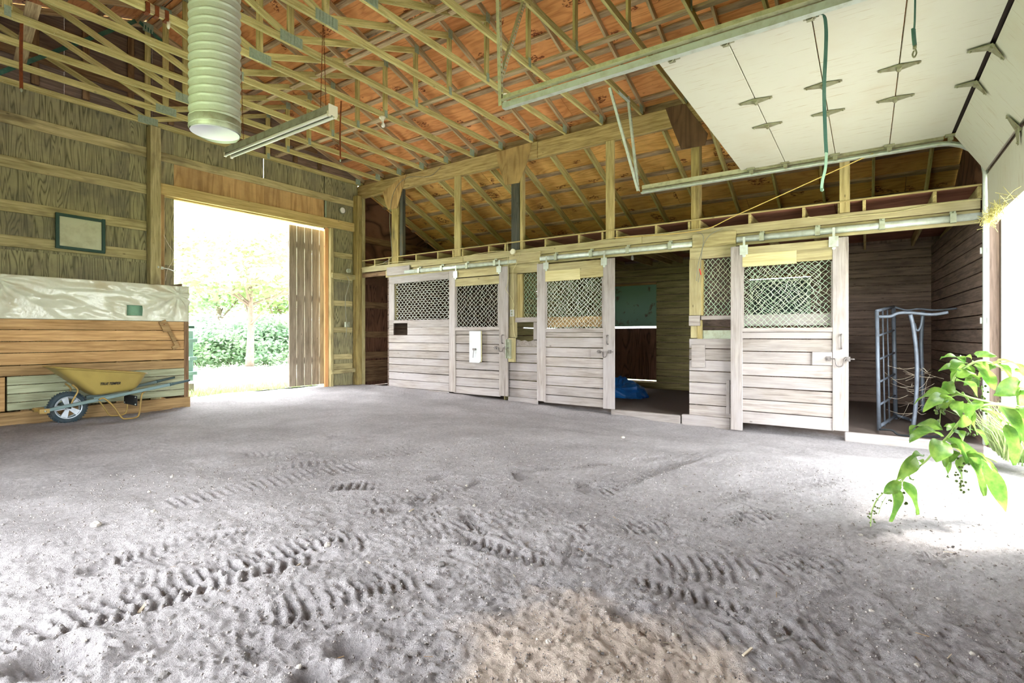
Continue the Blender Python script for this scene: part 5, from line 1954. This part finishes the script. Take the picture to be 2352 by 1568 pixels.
def rrect(x0, x1, y0, y1, z0, z1, r0, n=6):
    out = []
    for (cx, cy, a0) in ((x1 - r0, y0 + r0, -90), (x1 - r0, y1 - r0, 0), (x0 + r0, y1 - r0, 90), (x0 + r0, y0 + r0, 180)):
        for k in range(n + 1):
            a = math.radians(a0 + 90 * k / n)
            x = cx + r0 * math.cos(a)
            y = cy + r0 * math.sin(a)
            t = (x - x0) / (x1 - x0)
            out.append(Vector((x, y, z0 + (z1 - z0) * t)))
    return out


def tray_ring(t, inset=0.0):
    """t 0 = base, 1 = rim"""
    x0 = baF[0] + (rimF[0] - baF[0]) * t + inset
    x1 = baR[0] + (rimR[0] - baR[0]) * (t ** 0.8) - inset
    z0 = baF[1] + (rimF[1] - baF[1]) * t
    z1 = baR[1] + (rimR[1] - baR[1]) * t
    ya = 8.53 + (yN - 8.53) * (t ** 0.7) + inset
    yb = 8.85 + (yF - 8.85) * (t ** 0.7) - inset
    return rrect(x0, x1, ya, yb, z0, z1, 0.07 + 0.05 * t)


v, f = [], []
rings = [tray_ring(0.0, 0.06), tray_ring(0.02, 0.01)] + [tray_ring(t) for t in (0.08, 0.25, 0.5, 0.75, 0.95)]
rings[0] = [p_ - Vector((0, 0, 0.0)) for p_ in rings[0]]
# rolled lip
top = tray_ring(1.0)
lip = [p_ + Vector(((p_.x - 2.54) * 0.03, (p_.y - 8.69) * 0.06, 0.0)) for p_ in top]
lip2 = [p_ + Vector((0, 0, 0.014)) for p_ in lip]
inn = [p_ + Vector((0, 0, 0.012)) for p_ in top]
rings += [top, lip, lip2, inn] + [[p_ + Vector((0, 0, 0.008)) for p_ in tray_ring(t, 0.012)] for t in (0.9, 0.5, 0.1)] + [[p_ + Vector((0, 0, 0.01)) for p_ in tray_ring(0.02, 0.07)]]
n = len(rings[0])
for r in rings:
    v += r
for i in range(len(rings) - 1):
    for j in range(n):
        j2 = (j + 1) % n
        f.append((i * n + j, i * n + j2, (i + 1) * n + j2, (i + 1) * n + j))
f.append(tuple(reversed(range(n))))
f.append(tuple(range((len(rings) - 1) * n, len(rings) * n)))
tray = obj('tray', v, f, M['barrow'], wbx, (2.54, 8.69, 0.5), True)
# lettering on the near side of the tray
cu = bpy.data.curves.new('lettering', 'FONT')
cu.body = 'TRUE TEMPER'
cu.size = 0.052
cu.shear = 0.25
cu.extrude = 0.001
cu.offset = 0.0012
tmp = bpy.data.objects.new('tmp_text', cu)
COL.objects.link(tmp)
dg = bpy.context.evaluated_depsgraph_get()
tm = bpy.data.meshes.new_from_object(tmp.evaluated_get(dg))
COL.objects.unlink(tmp)
bpy.data.objects.remove(tmp)
tm.name = 'lettering'
tm.materials.clear()
tm.materials.append(M['ink'])
xs_ = [q.co.x for q in tm.vertices]
wtxt = max(xs_) - min(xs_)
q0, q1 = tray_ring(0.5), tray_ring(0.75)
i0 = 27                     # near straight side lies between the last and the first corner
za0, za1 = min(p_.y for p_ in q0), min(p_.y for p_ in q1)
t0 = onY(229, 884.5, 8.44)
t1 = onY(276, 884.5, 8.44)
tilt = math.atan2(za0 - za1, 0.25 * 0.33)
mw = Matrix.Translation(Vector((t0.x, za0 - (za0 - za1) * 0.2 - 0.004, t0.z))) @ Euler((math.pi / 2 + tilt, 0, 0)).to_matrix().to_4x4() @ Matrix.Rotation(-0.03, 4, 'Z') @ Matrix.Diagonal(((t1.x - t0.x) / wtxt, 1.0, 1, 1))
lo = bpy.data.objects.new('lettering', tm)
_link(lo, tray, mw)
# handles
for (yf_, yr_, zend, xe) in ((8.60, 8.36, 0.50, 3.57), (8.84, 9.00, 0.51, 3.62)):
    a, b = Vector((1.96, yf_, 0.215)), Vector((xe, yr_, zend))
    h = board('handle', a, a.lerp(b, 0.86), 0.042, 0.036, M['teal'], wbx, (0, 0, 1), 0.006)
    tube('grip', [a.lerp(b, 0.84), a.lerp(b, 0.88), a.lerp(b, 1.0)], [0.026, 0.019, 0.017], M['teal_dark'], h, 8)
# nose bracket
g = Geo().box((1.965, 8.60, 0.215), (0.10, 0.06, 0.055)).box((1.965, 8.84, 0.215), (0.10, 0.06, 0.055))
g.tube(smooth_path([(1.95, 8.60, 0.215), (1.90, 8.66, 0.235), (1.895, 8.78, 0.235), (1.95, 8.84, 0.215)], 4), 0.012, 6)
g.build('nose_guard', M['barrow_tube'], wbx)
Geo().sphere((1.97, 8.565, 0.215), 0.012, 8, 6).build('bolt', M['galv'], wbx)
for y in (8.58, 8.86):
    tube('tray_brace', smooth_path([(2.22, y, 0.235), (2.25, y, 0.33), (2.30, y, 0.45), (2.24, y, 0.53)], 5), 0.011, M['barrow_tube'], wbx, 8)
for y in (8.47, 8.93):
    tube('leg', smooth_path([(2.50, y + 0.03, 0.31), (2.56, y + 0.02, 0.32), (2.66, y, 0.20), (2.74, y - .02, 0.045), (2.80, y - .02, 0.02), (2.90, y - .02, 0.02), (2.955, y, 0.06), (2.975, y, 0.22), (2.99, y, 0.34), (3.05, y + .02, 0.385)], 5), 0.011, M['barrow_tube'], wbx, 8)
board('leg_plate', (2.93, 8.47, 0.25), (2.93, 8.93, 0.25), 0.14, 0.008, M['black'], wbx)
for y in (8.50, 8.90):
    for z in (0.20, 0.30):
        Geo().sphere((2.922, y, z), 0.010, 6, 4).build('rivet', M['galv'], wbx)
board('tray_riser', (2.46, 8.56, 0.325), (2.98, 8.50, 0.385), 0.035, 0.036, M['teal'], wbx)
board('tray_riser', (2.46, 8.86, 0.325), (2.98, 8.92, 0.385), 0.035, 0.036, M['teal'], wbx)

# ------------------------------------------------------------------ grey steel rack in the end stall
XF, XK = 8.48, 9.7
rk = thing('steel_rack', 'bent grey steel tube rack standing in the end stall opening', 'rack', (8.6, -0.3, -0.1))


def rt(name, pts, r=0.02, n=8):
    return tube(name, smooth_path(pts, 5) if len(pts) > 2 else pts, r, M['steel_grey'], rk, n)


A0, A1 = onX(2019, 988, XF), onX(2014, 714, XF)
B0, B1 = onX(2057, 962, XK), onX(2052, 704, XK)
rt('upright', [A0, A1], 0.024)
rt('upright', [B0, B1], 0.028)
rt('top_rail', [A1, B1], 0.022)
rt('bottom_rail', [A0.lerp(B0, .02) + Vector((0, 0, .05)), B0 + Vector((0, 0, .05))], 0.022)
for k, t in enumerate((0.21, 0.41, 0.60, 0.79)):
    rt('cross_bar', [A1.lerp(A0, t), B1.lerp(B0, t)], 0.015)
for t in (0.32, 0.60):
    rt('rod', [A1.lerp(B1, t), A0.lerp(B0, t)], 0.010)
rt('arm', [onX(2017, 727, XF), onX(2045, 726, XF), onX(2063, 719, XF), (onX(2090, 718, XF)), onX(2140, 722, XF), onX(2178, 717, XF)], 0.020)
rt('arm', [B1, onX(2082, 712, XK), onX(2110, 709, XK), onX(2150, 712, XK), onX(2200, 708, XK)], 0.014)
rt('upright', [onX(2091, 722, XF), onX(2099, 760, XF), onX(2106, 830, XF), onX(2104, 920, XF), onX(2096, 992, XF)], 0.024)
rt('upright', [onX(2120, 715, XK), onX(2116, 780, XK), onX(2118, 850, XK), onX(2120, 945, XK)], 0.026)
rt('saddle', [onX(2100, 742, 9.0), onX(2104, 756, 9.0), onX(2110, 758, 9.0), onX(2116, 745, 9.0), onX(2119, 725, 9.0)], 0.016)
rt('bottom_rail', [B0 + Vector((0, 0, .06)), onX(2080, 960, XK), onX(2095, 965, 9.4)], 0.022)
ho = cable('rubber_hose', [onX(2020, 986, 8.42), onX(2048, 988, 8.38), onX(2064, 998, 8.36), onX(2100, 1001, 8.34), onX(2160, 1003, 8.34)], 'dark rubber hose lying behind the end stall sill', 0.014, 'black')
g = Geo()
rs = random.Random(9)
for i in range(26):
    c = onX(rs.uniform(2055, 2140), rs.uniform(840, 950), rs.uniform(8.9, 9.6))
    d = Vector((rs.gauss(0, .25), rs.uniform(-.4, .4), rs.gauss(0, .2)))
    g.tube(smooth_path([c - d * .5, c + Vector((0, 0, -.04)), c + d * .5], 3), 0.0022, 3)
tag(g.build('dry_bindweed', M['chip']), 'wisps of dry bindweed tangled on the steel rack', 'dry weed', kind='stuff')

# ------------------------------------------------------------------ pokeweed reaching in through the overhead door
pk = thing('pokeweed', 'leafy green pokeweed with berry strings reaching in through the overhead door', 'plant', (4.9, -1.75, 0))


def leaf(c, tip, w, curl, roll, name='leaf', mat='leaf_poke', base_w=0.5, k=9):
    """pointed leaf blade from c to tip with a folded midrib"""
    c, tip = Vector(c), Vector(tip)
    ax_ = tip - c
    L = ax_.length
    ax_.normalize()
    side = Vector((math.cos(roll), math.sin(roll), 0.15))
    side = (side - ax_ * side.dot(ax_)).normalized()
    nn = ax_.cross(side)
    if nn.z < 0:
        nn, side = -nn, -side
    v, f = [], []
    for i in range(k + 1):
        t = i / k
        hw = w * (math.sin(math.pi * min(1, t * 0.92 + 0.06)) ** 0.75) * (1 - 0.35 * t) if 0 < i < k else 0.003
        p_ = c + ax_ * (L * t) + nn * (curl * L * math.sin(math.pi * t)) + Vector((0, 0, -0.10 * L * t * t))
        wav = 0.012 * math.sin(7 * t + roll * 5)
        v += [p_ + side * hw + nn * (0.30 * hw + wav), p_ + side * hw * .5 + nn * 0.13 * hw, p_, p_ - side * hw * .5 + nn * 0.13 * hw, p_ - side * hw + nn * (0.30 * hw - wav)]
    for i in range(k):
        for j in range(4):
            a = i * 5 + j
            f.append((a, a + 1, a + 6, a + 5))
    return obj(name, v, f, M[mat], pk, c, True)


DP = 3.15
S = lambda u, v, dd=0.0: onD(u, v, DP + dd)
root = Vector((4.95, -1.75, gz(5, -1.7)))
main = [root, Vector((4.9, -1.5, 0.45)), Vector((4.78, -1.15, 0.78)), S(2352, 936, .1), S(2290, 928), S(2240, 938), S(2205, 968), S(2180, 1000), S(2150, 1030), S(2125, 1060), S(2085, 1090), S(2070, 1108)]
P = smooth_path(main, 6)
rr = [0.016 - 0.013 * i / (len(P) - 1) for i in range(len(P))]
tube('stem', P, rr, M['stem'], pk, 8)
for pts, r in (([S(2352, 845, .15), S(2300, 842, .1), S(2260, 828), S(2225, 838), S(2196, 860), S(2188, 890), S(2205, 905)], 0.007),
               ([S(2290, 928), S(2235, 915), S(2200, 905), S(2175, 915)], 0.008),
               ([S(2340, 930, .1), S(2338, 900, .1), S(2350, 870, .12)], 0.009),
               ([S(2240, 938), S(2225, 920), S(2210, 900)], 0.006),
               ([S(2160, 1018), S(2200, 1040), S(2250, 1045), S(2290, 1060)], 0.006),
               ([S(2085, 1090), S(2060, 1110), S(2020, 1140), S(2002, 1175), S(2000, 1225)], 0.003)):
    tube('side_shoot', smooth_path(pts, 5), r, M['stem'], pk, 6)
LV = [  # base px, tip px, half width (m), curl, roll, depth
    ((2218, 830), (2160, 818), .055, .12, 1.2, 0), ((2215, 832), (2185, 850), .06, .1, .3, -.05), ((2205, 852), (2155, 848), .06, .12, .8, -.08),
    ((2240, 815), (2288, 812), .035, .05, 1.0, .05), ((2230, 822), (2205, 818), .03, .05, 1, 0), ((2232, 830), (2278, 855), .055, .08, .2, .05),
    ((2240, 836), (2285, 888), .06, .06, .5, .0), ((2270, 832), (2325, 868), .06, .08, .2, .1), ((2290, 828), (2352, 840), .045, .08, .4, .1),
    ((2345, 880), (2282, 900), .085, .06, .9, .12), ((2330, 850), (2370, 870), .06, .06, .2, .1),
    ((2195, 872), (2245, 905), .06, .12, .2, -.05), ((2192, 880), (2160, 902), .05, .1, .9, -.05), ((2205, 865), (2248, 882), .04, .1, .5, 0),
    ((2182, 905), (2100, 922), .055, .16, 1.1, -.1), ((2176, 912), (2120, 938), .055, .12, .8, -.1), ((2172, 915), (2160, 925), .06, .1, .2, -.12),
    ((2190, 918), (2155, 930), .06, .1, 1.0, -.14), ((2195, 920), (2205, 952), .05, .1, .4, -.05), ((2210, 925), (2222, 965), .06, .1, .3, -.05),
    ((2250, 925), (2232, 950), .05, .1, .2, 0), ((2165, 985), (2090, 990), .06, .18, 1.2, -.1), ((2160, 1000), (2088, 1002), .075, .12, .9, -.12),
    ((2185, 985), (2170, 975), .06, .08, .9, -.1), ((2200, 978), (2222, 950), .05, .05, .3, -.05), ((2165, 1012), (2150, 1055), .085, .04, .8, -.1),
    ((2172, 1005), (2222, 1058), .07, .08, .3, 0), ((2185, 1005), (2250, 1075), .07, .08, .5, .0), ((2225, 1040), (2280, 1075), .07, .1, .2, .0),
    ((2225, 1045), (2262, 1130), .045, .05, .4, .05), ((2262, 1065), (2310, 1165), .065, .06, .6, .05), ((2240, 1050), (2290, 1110), .06, .08, .6, .08),
    ((2225, 985), (2268, 1015), .05, .1, .3, .05), ((2300, 930), (2340, 1010), .08, .06, .3, .1), ((2320, 935), (2375, 985), .085, .06, .2, .1),
    ((2312, 975), (2330, 1060), .06, .06, .4, .12), ((2105, 1050), (2058, 1095), .055, .18, .9, -.1), ((2068, 1108), (2030, 1128), .05, .14, .7, -.1),
    ((2060, 1118), (2045, 1190), .05, .05, .3, -.1), ((2075, 1105), (2108, 1175), .055, .06, .3, -.05), ((2082, 1092), (2096, 1100), .02, .05, .2, 0),
    ((2255, 940), (2300, 965), .05, .1, .3, .1), ((2120, 1045), (2090, 1052), .03, .1, .8, -.1), ((2345, 940), (2352, 1010), .06, .05, .6, .15)]
for (a, b, w_, cu_, ro_, dd) in LV:
    leaf(S(*a, dd), S(*b, dd + random.uniform(-.10, .06)), w_ * 0.84, cu_, ro_ * 2.2)

rl = random.Random(31)
for (pts, n_) in ((main[3:], 10), ([S(2352, 845, .15), S(2300, 842, .1), S(2260, 828), S(2225, 838), S(2196, 860), S(2188, 890)], 9), ([S(2160, 1018), S(2200, 1040), S(2250, 1045), S(2290, 1060)], 6), ([S(2340, 930, .1), S(2338, 900, .1), S(2350, 870, .12)], 4)):
    Q = smooth_path(pts, 6)
    for _ in range(n_):
        c = Q[rl.randrange(len(Q))]
        d = Vector((rl.gauss(0, 1), rl.gauss(0, .8), rl.gauss(-.45, .5))).normalized()
        leaf(c, c + d * rl.uniform(.08, .17), rl.uniform(.022, .038), rl.uniform(.05, .16), rl.uniform(0, 3))


def berries(pts, r, n, seed):
    rs = random.Random(seed)
    P = smooth_path(pts, 5)
    tube('berry_stalk', P, 0.0018, M['stem'], pk, 4)
    g = Geo()
    for i in range(n):
        c = P[rs.randrange(len(P))] + Vector((rs.gauss(0, .018), rs.gauss(0, .018), rs.gauss(0, .01)))
        g.sphere(c, r * rs.uniform(.7, 1.1), 7, 5)
    o = g.build('berry_string', M['berry'], pk, smooth=True)
    o['kind'] = 'stuff'


berries([S(2210, 1060), S(2208, 1085), S(2206, 1110), S(2204, 1125)], 0.0085, 26, 1)
berries([S(2020, 1140), S(2004, 1172), S(2000, 1215)], 0.006, 18, 2)
berries([S(2065, 1108), S(2064, 1130), S(2062, 1155)], 0.009, 10, 3)
berries([S(2160, 930), S(2160, 950), S(2158, 975)], 0.010, 18, 4)
berries([S(2255, 885, .05), S(2258, 910, .05), S(2268, 945, .05)], 0.009, 18, 5)
berries([S(2220, 980), S(2228, 990), S(2228, 1000)], 0.009, 8, 6)
berries([S(2035, 1140), S(2024, 1160), S(2018, 1180)], 0.005, 8, 7)


# ------------------------------------------------------------------ outside
def blades(name, label, spots, mat, hmin, hmax, seed, n, cat='grass'):
    rs = np.random.default_rng(seed)
    v, f = [], []
    for k in range(n):
        (x0, x1, y0, y1, zz) = spots[rs.integers(len(spots))]
        x, y = rs.uniform(x0, x1), rs.uniform(y0, y1)
        h = rs.uniform(hmin, hmax)
        a = rs.uniform(0, 6.28)
        lx_, ly_ = rs.normal(0, .35) * h, rs.normal(0, .35) * h
        w = 0.006 + 0.004 * rs.random()
        dx, dy = math.cos(a) * w, math.sin(a) * w
        i = len(v)
        v += [(x - dx, y - dy, zz), (x + dx, y + dy, zz), (x + lx_ * .4 + dx * .7, y + ly_ * .4 + dy * .7, zz + h * .6), (x + lx_ * .4 - dx * .7, y + ly_ * .4 - dy * .7, zz + h * .6), (x + lx_, y + ly_, zz + h * .95)]
        f += [(i, i + 1, i + 2, i + 3), (i + 3, i + 2, i + 4)]
    return tag(obj(name, v, f, M[mat], None, v[0]), label, cat, kind='stuff')


def slab(name, x0, x1, y0, y1, z, mat, label, cat):
    n = 12
    v = [(x0 + (x1 - x0) * i / n, y0 + (y1 - y0) * j / n, z) for i in range(n + 1) for j in range(n + 1)]
    f = [(i * (n + 1) + j, (i + 1) * (n + 1) + j, (i + 1) * (n + 1) + j + 1, i * (n + 1) + j + 1) for i in range(n) for j in range(n)]
    return tag(obj(name, v, f, M[mat], None, ((x0 + x1) / 2, (y0 + y1) / 2, z)), label, cat, kind='structure')


slab('lawn', -60, 90, -70, 80, -0.42, 'grass', 'pale green meadow around the barn', 'lawn')
slab('path', -8, 25, 12.9, 18.3, -0.02, 'gravel', 'bright gravel drive outside the big doorway', 'drive')
slab('lawn', -8, 25, 10.72, 12.9, -0.02, 'grass', 'strip of grass outside the big doorway', 'lawn')
slab('path', -6, 16, -12, -2.1, -0.10, 'gravel', 'pale bare ground added outside the overhead door to cut green bounce light', 'yard')  # gravel added here to keep green lawn bounce off the interior
blades('grass_tufts', 'fringe of bright grass along the big doorway threshold', [(4.0, 7.4, 10.7, 11.6, -0.02), (3.6, 7.6, 11.0, 12.8, -0.02)], 'leaf_blade', 0.05, 0.14, 4, 5000)
blades('grass_tufts', 'overgrown grass at the overhead door jamb', [(6.3, 7.7, -1.9, -1.22, -0.08), (6.9, 7.75, -1.35, -1.12, -0.06), (5.2, 7.7, -2.8, -1.6, -0.1)], 'leaf_blade', 0.18, 0.6, 6, 1500)


def foliage(name, parent, c, size, n, leafsize, mat, seed, shell=0.5, clump=26):
    rs = np.random.default_rng(seed)
    cen = []
    while len(cen) < clump:
        p_ = rs.normal(size=3)
        p_ /= np.linalg.norm(p_)
        cen.append(p_ * rs.uniform(shell, 1.0))
    cen = np.array(cen) * np.array(size)
    idx = rs.integers(clump, size=n)
    off = rs.normal(size=(n, 3)) * np.array(size) * 0.17 * np.array([1, 1, 0.6])
    pos = np.array(c) + cen[idx] + off
    d1_ = rs.normal(size=(n, 3))
    d1_[:, 2] *= 0.4
    d1_ /= np.linalg.norm(d1_, axis=1)[:, None]
    d2_ = np.cross(d1_, rs.normal(size=(n, 3)))
    d2_ /= np.linalg.norm(d2_, axis=1)[:, None] + 1e-9
    s = leafsize * rs.uniform(0.6, 1.2, (n, 1))
    co = np.stack([pos - d1_ * s, pos + d2_ * s * .5, pos + d1_ * s, pos - d2_ * s * .5], 1).reshape(-1, 3)
    O = Vector(c)
    me = bpy.data.meshes.new(name)
    me.vertices.add(n * 4)
    me.vertices.foreach_set('co', (co - np.array(c)).astype(np.float32).ravel())
    me.loops.add(n * 4)
    me.loops.foreach_set('vertex_index', np.arange(n * 4, dtype=np.int32))
    me.polygons.add(n)
    me.polygons.foreach_set('loop_start', np.arange(0, n * 4, 4, dtype=np.int32))
    me.update(calc_edges=True)
    me.materials.append(M[mat])
    o = bpy.data.objects.new(name, me)
    return _link(o, parent, Matrix.Translation(O))


def tree(label, base, h, crown_c, size, n, ls, mat, seed, trunk_r=0.16):
    base = Vector(base)
    t = thing('tree', label, 'tree', base, 'trees outside the doorway')
    top = Vector((crown_c[0], crown_c[1], crown_c[2]))
    rs = random.Random(seed)
    pts = smooth_path([base, base.lerp(top, .4) + Vector((.05, 0, 0)), top], 6)
    tube('trunk', pts, [trunk_r * (1 - .6 * i / (len(pts) - 1)) for i in range(len(pts))], M['bark'], t, 10)
    for k in range(9):
        a = rs.uniform(0, 6.28)
        s = base.lerp(top, rs.uniform(.35, .8))
        e = top + Vector((math.cos(a) * size[0] * .8, math.sin(a) * size[1] * .8, rs.uniform(-.5, .5) * size[2]))
        tube('branch', smooth_path([s, s.lerp(e, .5) + Vector((0, 0, .15)), e], 4), [0.05 - 0.0045 * i for i in range(9)], M['bark'], t, 6)
    foliage('crown', t, top, size, n, ls, mat, seed, 0.45, 60)
    return t


def at_d(u, d, z=0.0):
    p_ = onD(u, HV, d)
    return Vector((p_.x, p_.y, z))


b = at_d(573, 19.5, -0.05)
tree('spreading pale tree with a straight trunk centred in the doorway', b, 6, (b.x, b.y, 3.9), (3.6, 3.6, 2.0), 9000, 0.13, 'leaf_tree', 11)
b = at_d(500, 27, -0.05)
tree('taller hazy tree behind the spreading tree, towards the plank partition', b, 8, (b.x, b.y, 4.8), (4.2, 4.2, 3.0), 9000, 0.17, 'leaf_hedge', 12, 0.2)
b = at_d(640, 28, -0.05)
tree('taller hazy tree behind the spreading tree, towards the sliding door', b, 8, (b.x, b.y, 4.4), (3.8, 3.8, 2.8), 8000, 0.17, 'leaf_tree', 13, 0.2)
b = at_d(400, 30, -0.05)
tree('hazy tree mostly hidden behind the plank partition', b, 8, (b.x, b.y, 4.0), (4, 4, 3.0), 6000, 0.17, 'leaf_tree', 14, 0.2)
for k, (u, d, lab) in enumerate(((440, 21.5, 'dense hedge bush beside the green gate post'), (520, 22, 'dense hedge bush to one side of the tree trunk'), (605, 22, 'dense hedge bush on the sliding door side of the trunk'), (680, 22.5, 'dense hedge bush half hidden by the sliding door'))):
    c = at_d(u, d, 1.0)
    h = thing('hedge_bush', lab, 'bush', (c.x, c.y, -0.1), 'hedge bushes across the drive')
    foliage('foliage', h, (c.x, c.y, 0.9), (1.9, 1.9, 1.1), 7000, 0.10, 'leaf_hedge', 30 + k, 0.3, 50)
    for q in range(4):
        tube('stem', [(c.x + .1 * q, c.y, -0.15), (c.x + .5 * math.cos(q * 1.7), c.y + .5 * math.sin(q * 1.7), 1.2)], 0.03, M['bark'], h, 5)
# green gate post with hinges just outside
gp = at_d(436, 10.3)
gt = thing('green_gate', 'pale green painted gate end with hinge blocks just outside the doorway', 'gate', (gp.x, gp.y, 0))
z0_, z1_ = onD(436, 880, 10.3).z, onD(436, 760, 10.3).z
board('gate_post', (gp.x, gp.y, z0_ + .05), (gp.x, gp.y, z1_), 0.09, 0.09, M['gate_green'], gt, (1, 0, 0))
for v_, w_ in ((782, .16), (823, .14), (857, .16)):
    c = onD(441, v_, 10.25)
    board('hinge_block', (c.x - w_ / 2, c.y, c.z), (c.x + w_ / 2, c.y, c.z), 0.07, 0.10, M['gate_green'], gt)
c = onD(433, 751, 10.3)
board('gate_cap', (c.x - .09, c.y, c.z), (c.x + .09, c.y, c.z), 0.05, 0.10, M['frame_green'], gt)
c = onD(434, 892, 10.3)
board('gate_foot', (c.x, c.y, -0.03), (c.x, c.y, c.z + .1), 0.14, 0.12, M['stall'], gt, (1, 0, 0))

# ------------------------------------------------------------------ stones and wood chips on the floor


def pebble_mesh(seed, mat):
    rs = random.Random(seed)
    g = Geo().sphere((0, 0, 0), 1.0, 7, 5)
    v = [Vector((p_.x * rs.uniform(.75, 1.2), p_.y * rs.uniform(.7, 1.1), p_.z * rs.uniform(.5, .8))) for p_ in g.v]
    return new_mesh('stone', v, g.f, M[mat])


PM = [pebble_mesh(i, 'stone' if i % 3 else 'stone_dark') for i in range(6)]


def put(name, me, u, v, s, label, cat, group=None, sink=0.35, rot=None):
    p_ = onZ(u, v, 0.0)
    z = floor_h(p_.x, p_.y)
    o = bpy.data.objects.new(name, me)
    sc = Vector(s) if hasattr(s, '__len__') else Vector((s, s, s))
    R = Euler(rot or (random.uniform(-.2, .2), random.uniform(-.2, .2), random.uniform(0, 6.28))).to_matrix().to_4x4()
    _link(o, None, Matrix.Translation((p_.x, p_.y, z + sc.z * sink)) @ R @ Matrix.Diagonal((*sc, 1)))
    return tag(o, label, cat, group)


put('stone', PM[1], 220, 1210, .032, 'largest buff angular stone near the plank partition side of the floor', 'stone')
put('stone', PM[2], 352, 1180, .016, 'small white stone beside the largest buff stone', 'stone')
put('stone', PM[0], 1397, 1293, .017, 'dark round pebble in the middle of the near floor', 'stone')
put('stone', PM[4], 752, 1261, .020, 'white flat stone among the tyre ridges', 'stone')
put('stone', PM[1], 1260, 1475, .014, 'pale oval pebble in the warm sand', 'stone')
put('stone', PM[2], 1430, 989, .03, 'small pale stone before the open stall doorway', 'stone')
put('stone', PM[5], 1587, 1536, .014, 'grey pebble at the front edge of the warm sand', 'stone')
put('stone', PM[4], 2002, 1398, .012, 'white pebble at the front near the pokeweed shadow', 'stone')
put('stone', PM[3], 1015, 1300, .022, 'dark clod of soil beside the tyre ridges', 'stone')
put('stone', PM[0], 378, 1548, .02, 'blue-grey stone at the very front of the floor', 'stone')
rs = random.Random(77)
for k in range(70):
    u, v_ = rs.uniform(20, 2300), rs.uniform(1080, 1560)
    s = rs.uniform(.004, .011) * (1.3 if v_ < 1250 else 1)
    put('pebble', PM[rs.randrange(6)], u, v_, s, 'tiny pebble scattered on the sandy floor', 'pebble', 'tiny pebbles on the floor')
chip_me = [box_mesh(1.0, 0.18, 0.10, 0.03, M['chip']), box_mesh(1.0, 0.10, 0.08, 0.02, M['brownish'])]
for (u, v_, L, lab) in ((845, 1292, .06, 'pale splinter of wood pointing at the tyre ridges'), (1717, 1500, .06, 'pale wood splinter lying on the warm sand'), (685, 1292, .05, 'short wood splinter beside the white flat stone'),
                        (490, 1342, .05, 'wood splinter at the edge of the deep tyre ridges'), (945, 1185, .06, 'thin stick lying near the shoe prints'), (330, 1380, .09, 'long thin stick near the deep tyre ridges')):
    put('wood_splinter', chip_me[0], u, v_, (L, L * .9, L), lab, 'splinter', None, 0.08)
for k in range(45):
    u, v_ = rs.uniform(20, 2300), rs.uniform(1060, 1560)
    L = rs.uniform(.015, .05)
    put('straw_bit', chip_me[rs.randrange(2)], u, v_, (L, L * .5, L * .5), 'tiny bit of straw scattered on the sandy floor', 'straw bit', 'tiny straw bits on the floor', 0.06)

# crumbs of soil strewn over the near floor
rs = np.random.default_rng(123)
n = 9000
d_ = 1.6 * np.exp(rs.uniform(0, 1.25, n))
an = TH + np.radians(rs.uniform(-50, 50, n))
px_, py_ = d_ * np.cos(an), d_ * np.sin(an)
sz = rs.uniform(0.0025, 0.007, n) * (0.7 + 0.18 * d_)
hz = np.array([floor_h(a, b) for a, b in zip(px_, py_)])
base = np.array([(1, 0, -.3), (-.5, .87, -.3), (-.5, -.87, -.3), (0, 0, .8)])
rot = rs.uniform(0, 6.28, n)
co = np.empty((n, 4, 3))
for q in range(4):
    jx = base[q, 0] * rs.uniform(.6, 1.5, n)
    jy = base[q, 1] * rs.uniform(.6, 1.5, n)
    co[:, q, 0] = px_ + sz * (jx * np.cos(rot) - jy * np.sin(rot))
    co[:, q, 1] = py_ + sz * (jx * np.sin(rot) + jy * np.cos(rot))
    co[:, q, 2] = hz + sz * base[q, 2] * rs.uniform(.7, 1.3, n) + 0.001
tri = np.array([(0, 2, 1), (0, 1, 3), (1, 2, 3), (2, 0, 3)])
idx = (np.arange(n)[:, None, None] * 4 + tri[None]).reshape(-1, 3)
me = bpy.data.meshes.new('soil_crumbs')
me.vertices.add(n * 4)
me.vertices.foreach_set('co', co.astype(np.float32).ravel())
me.loops.add(idx.size)
me.loops.foreach_set('vertex_index', idx.astype(np.int32).ravel())
me.polygons.add(len(idx))
me.polygons.foreach_set('loop_start', np.arange(0, idx.size, 3, dtype=np.int32))
me.update(calc_edges=True)
me.materials.append(M['crumb'])
cr = bpy.data.objects.new('soil_crumbs', me)
_link(cr, None, Matrix.Identity(4))
tag(cr, 'fine crumbs of soil strewn over the near floor', 'soil crumbs', kind='stuff')
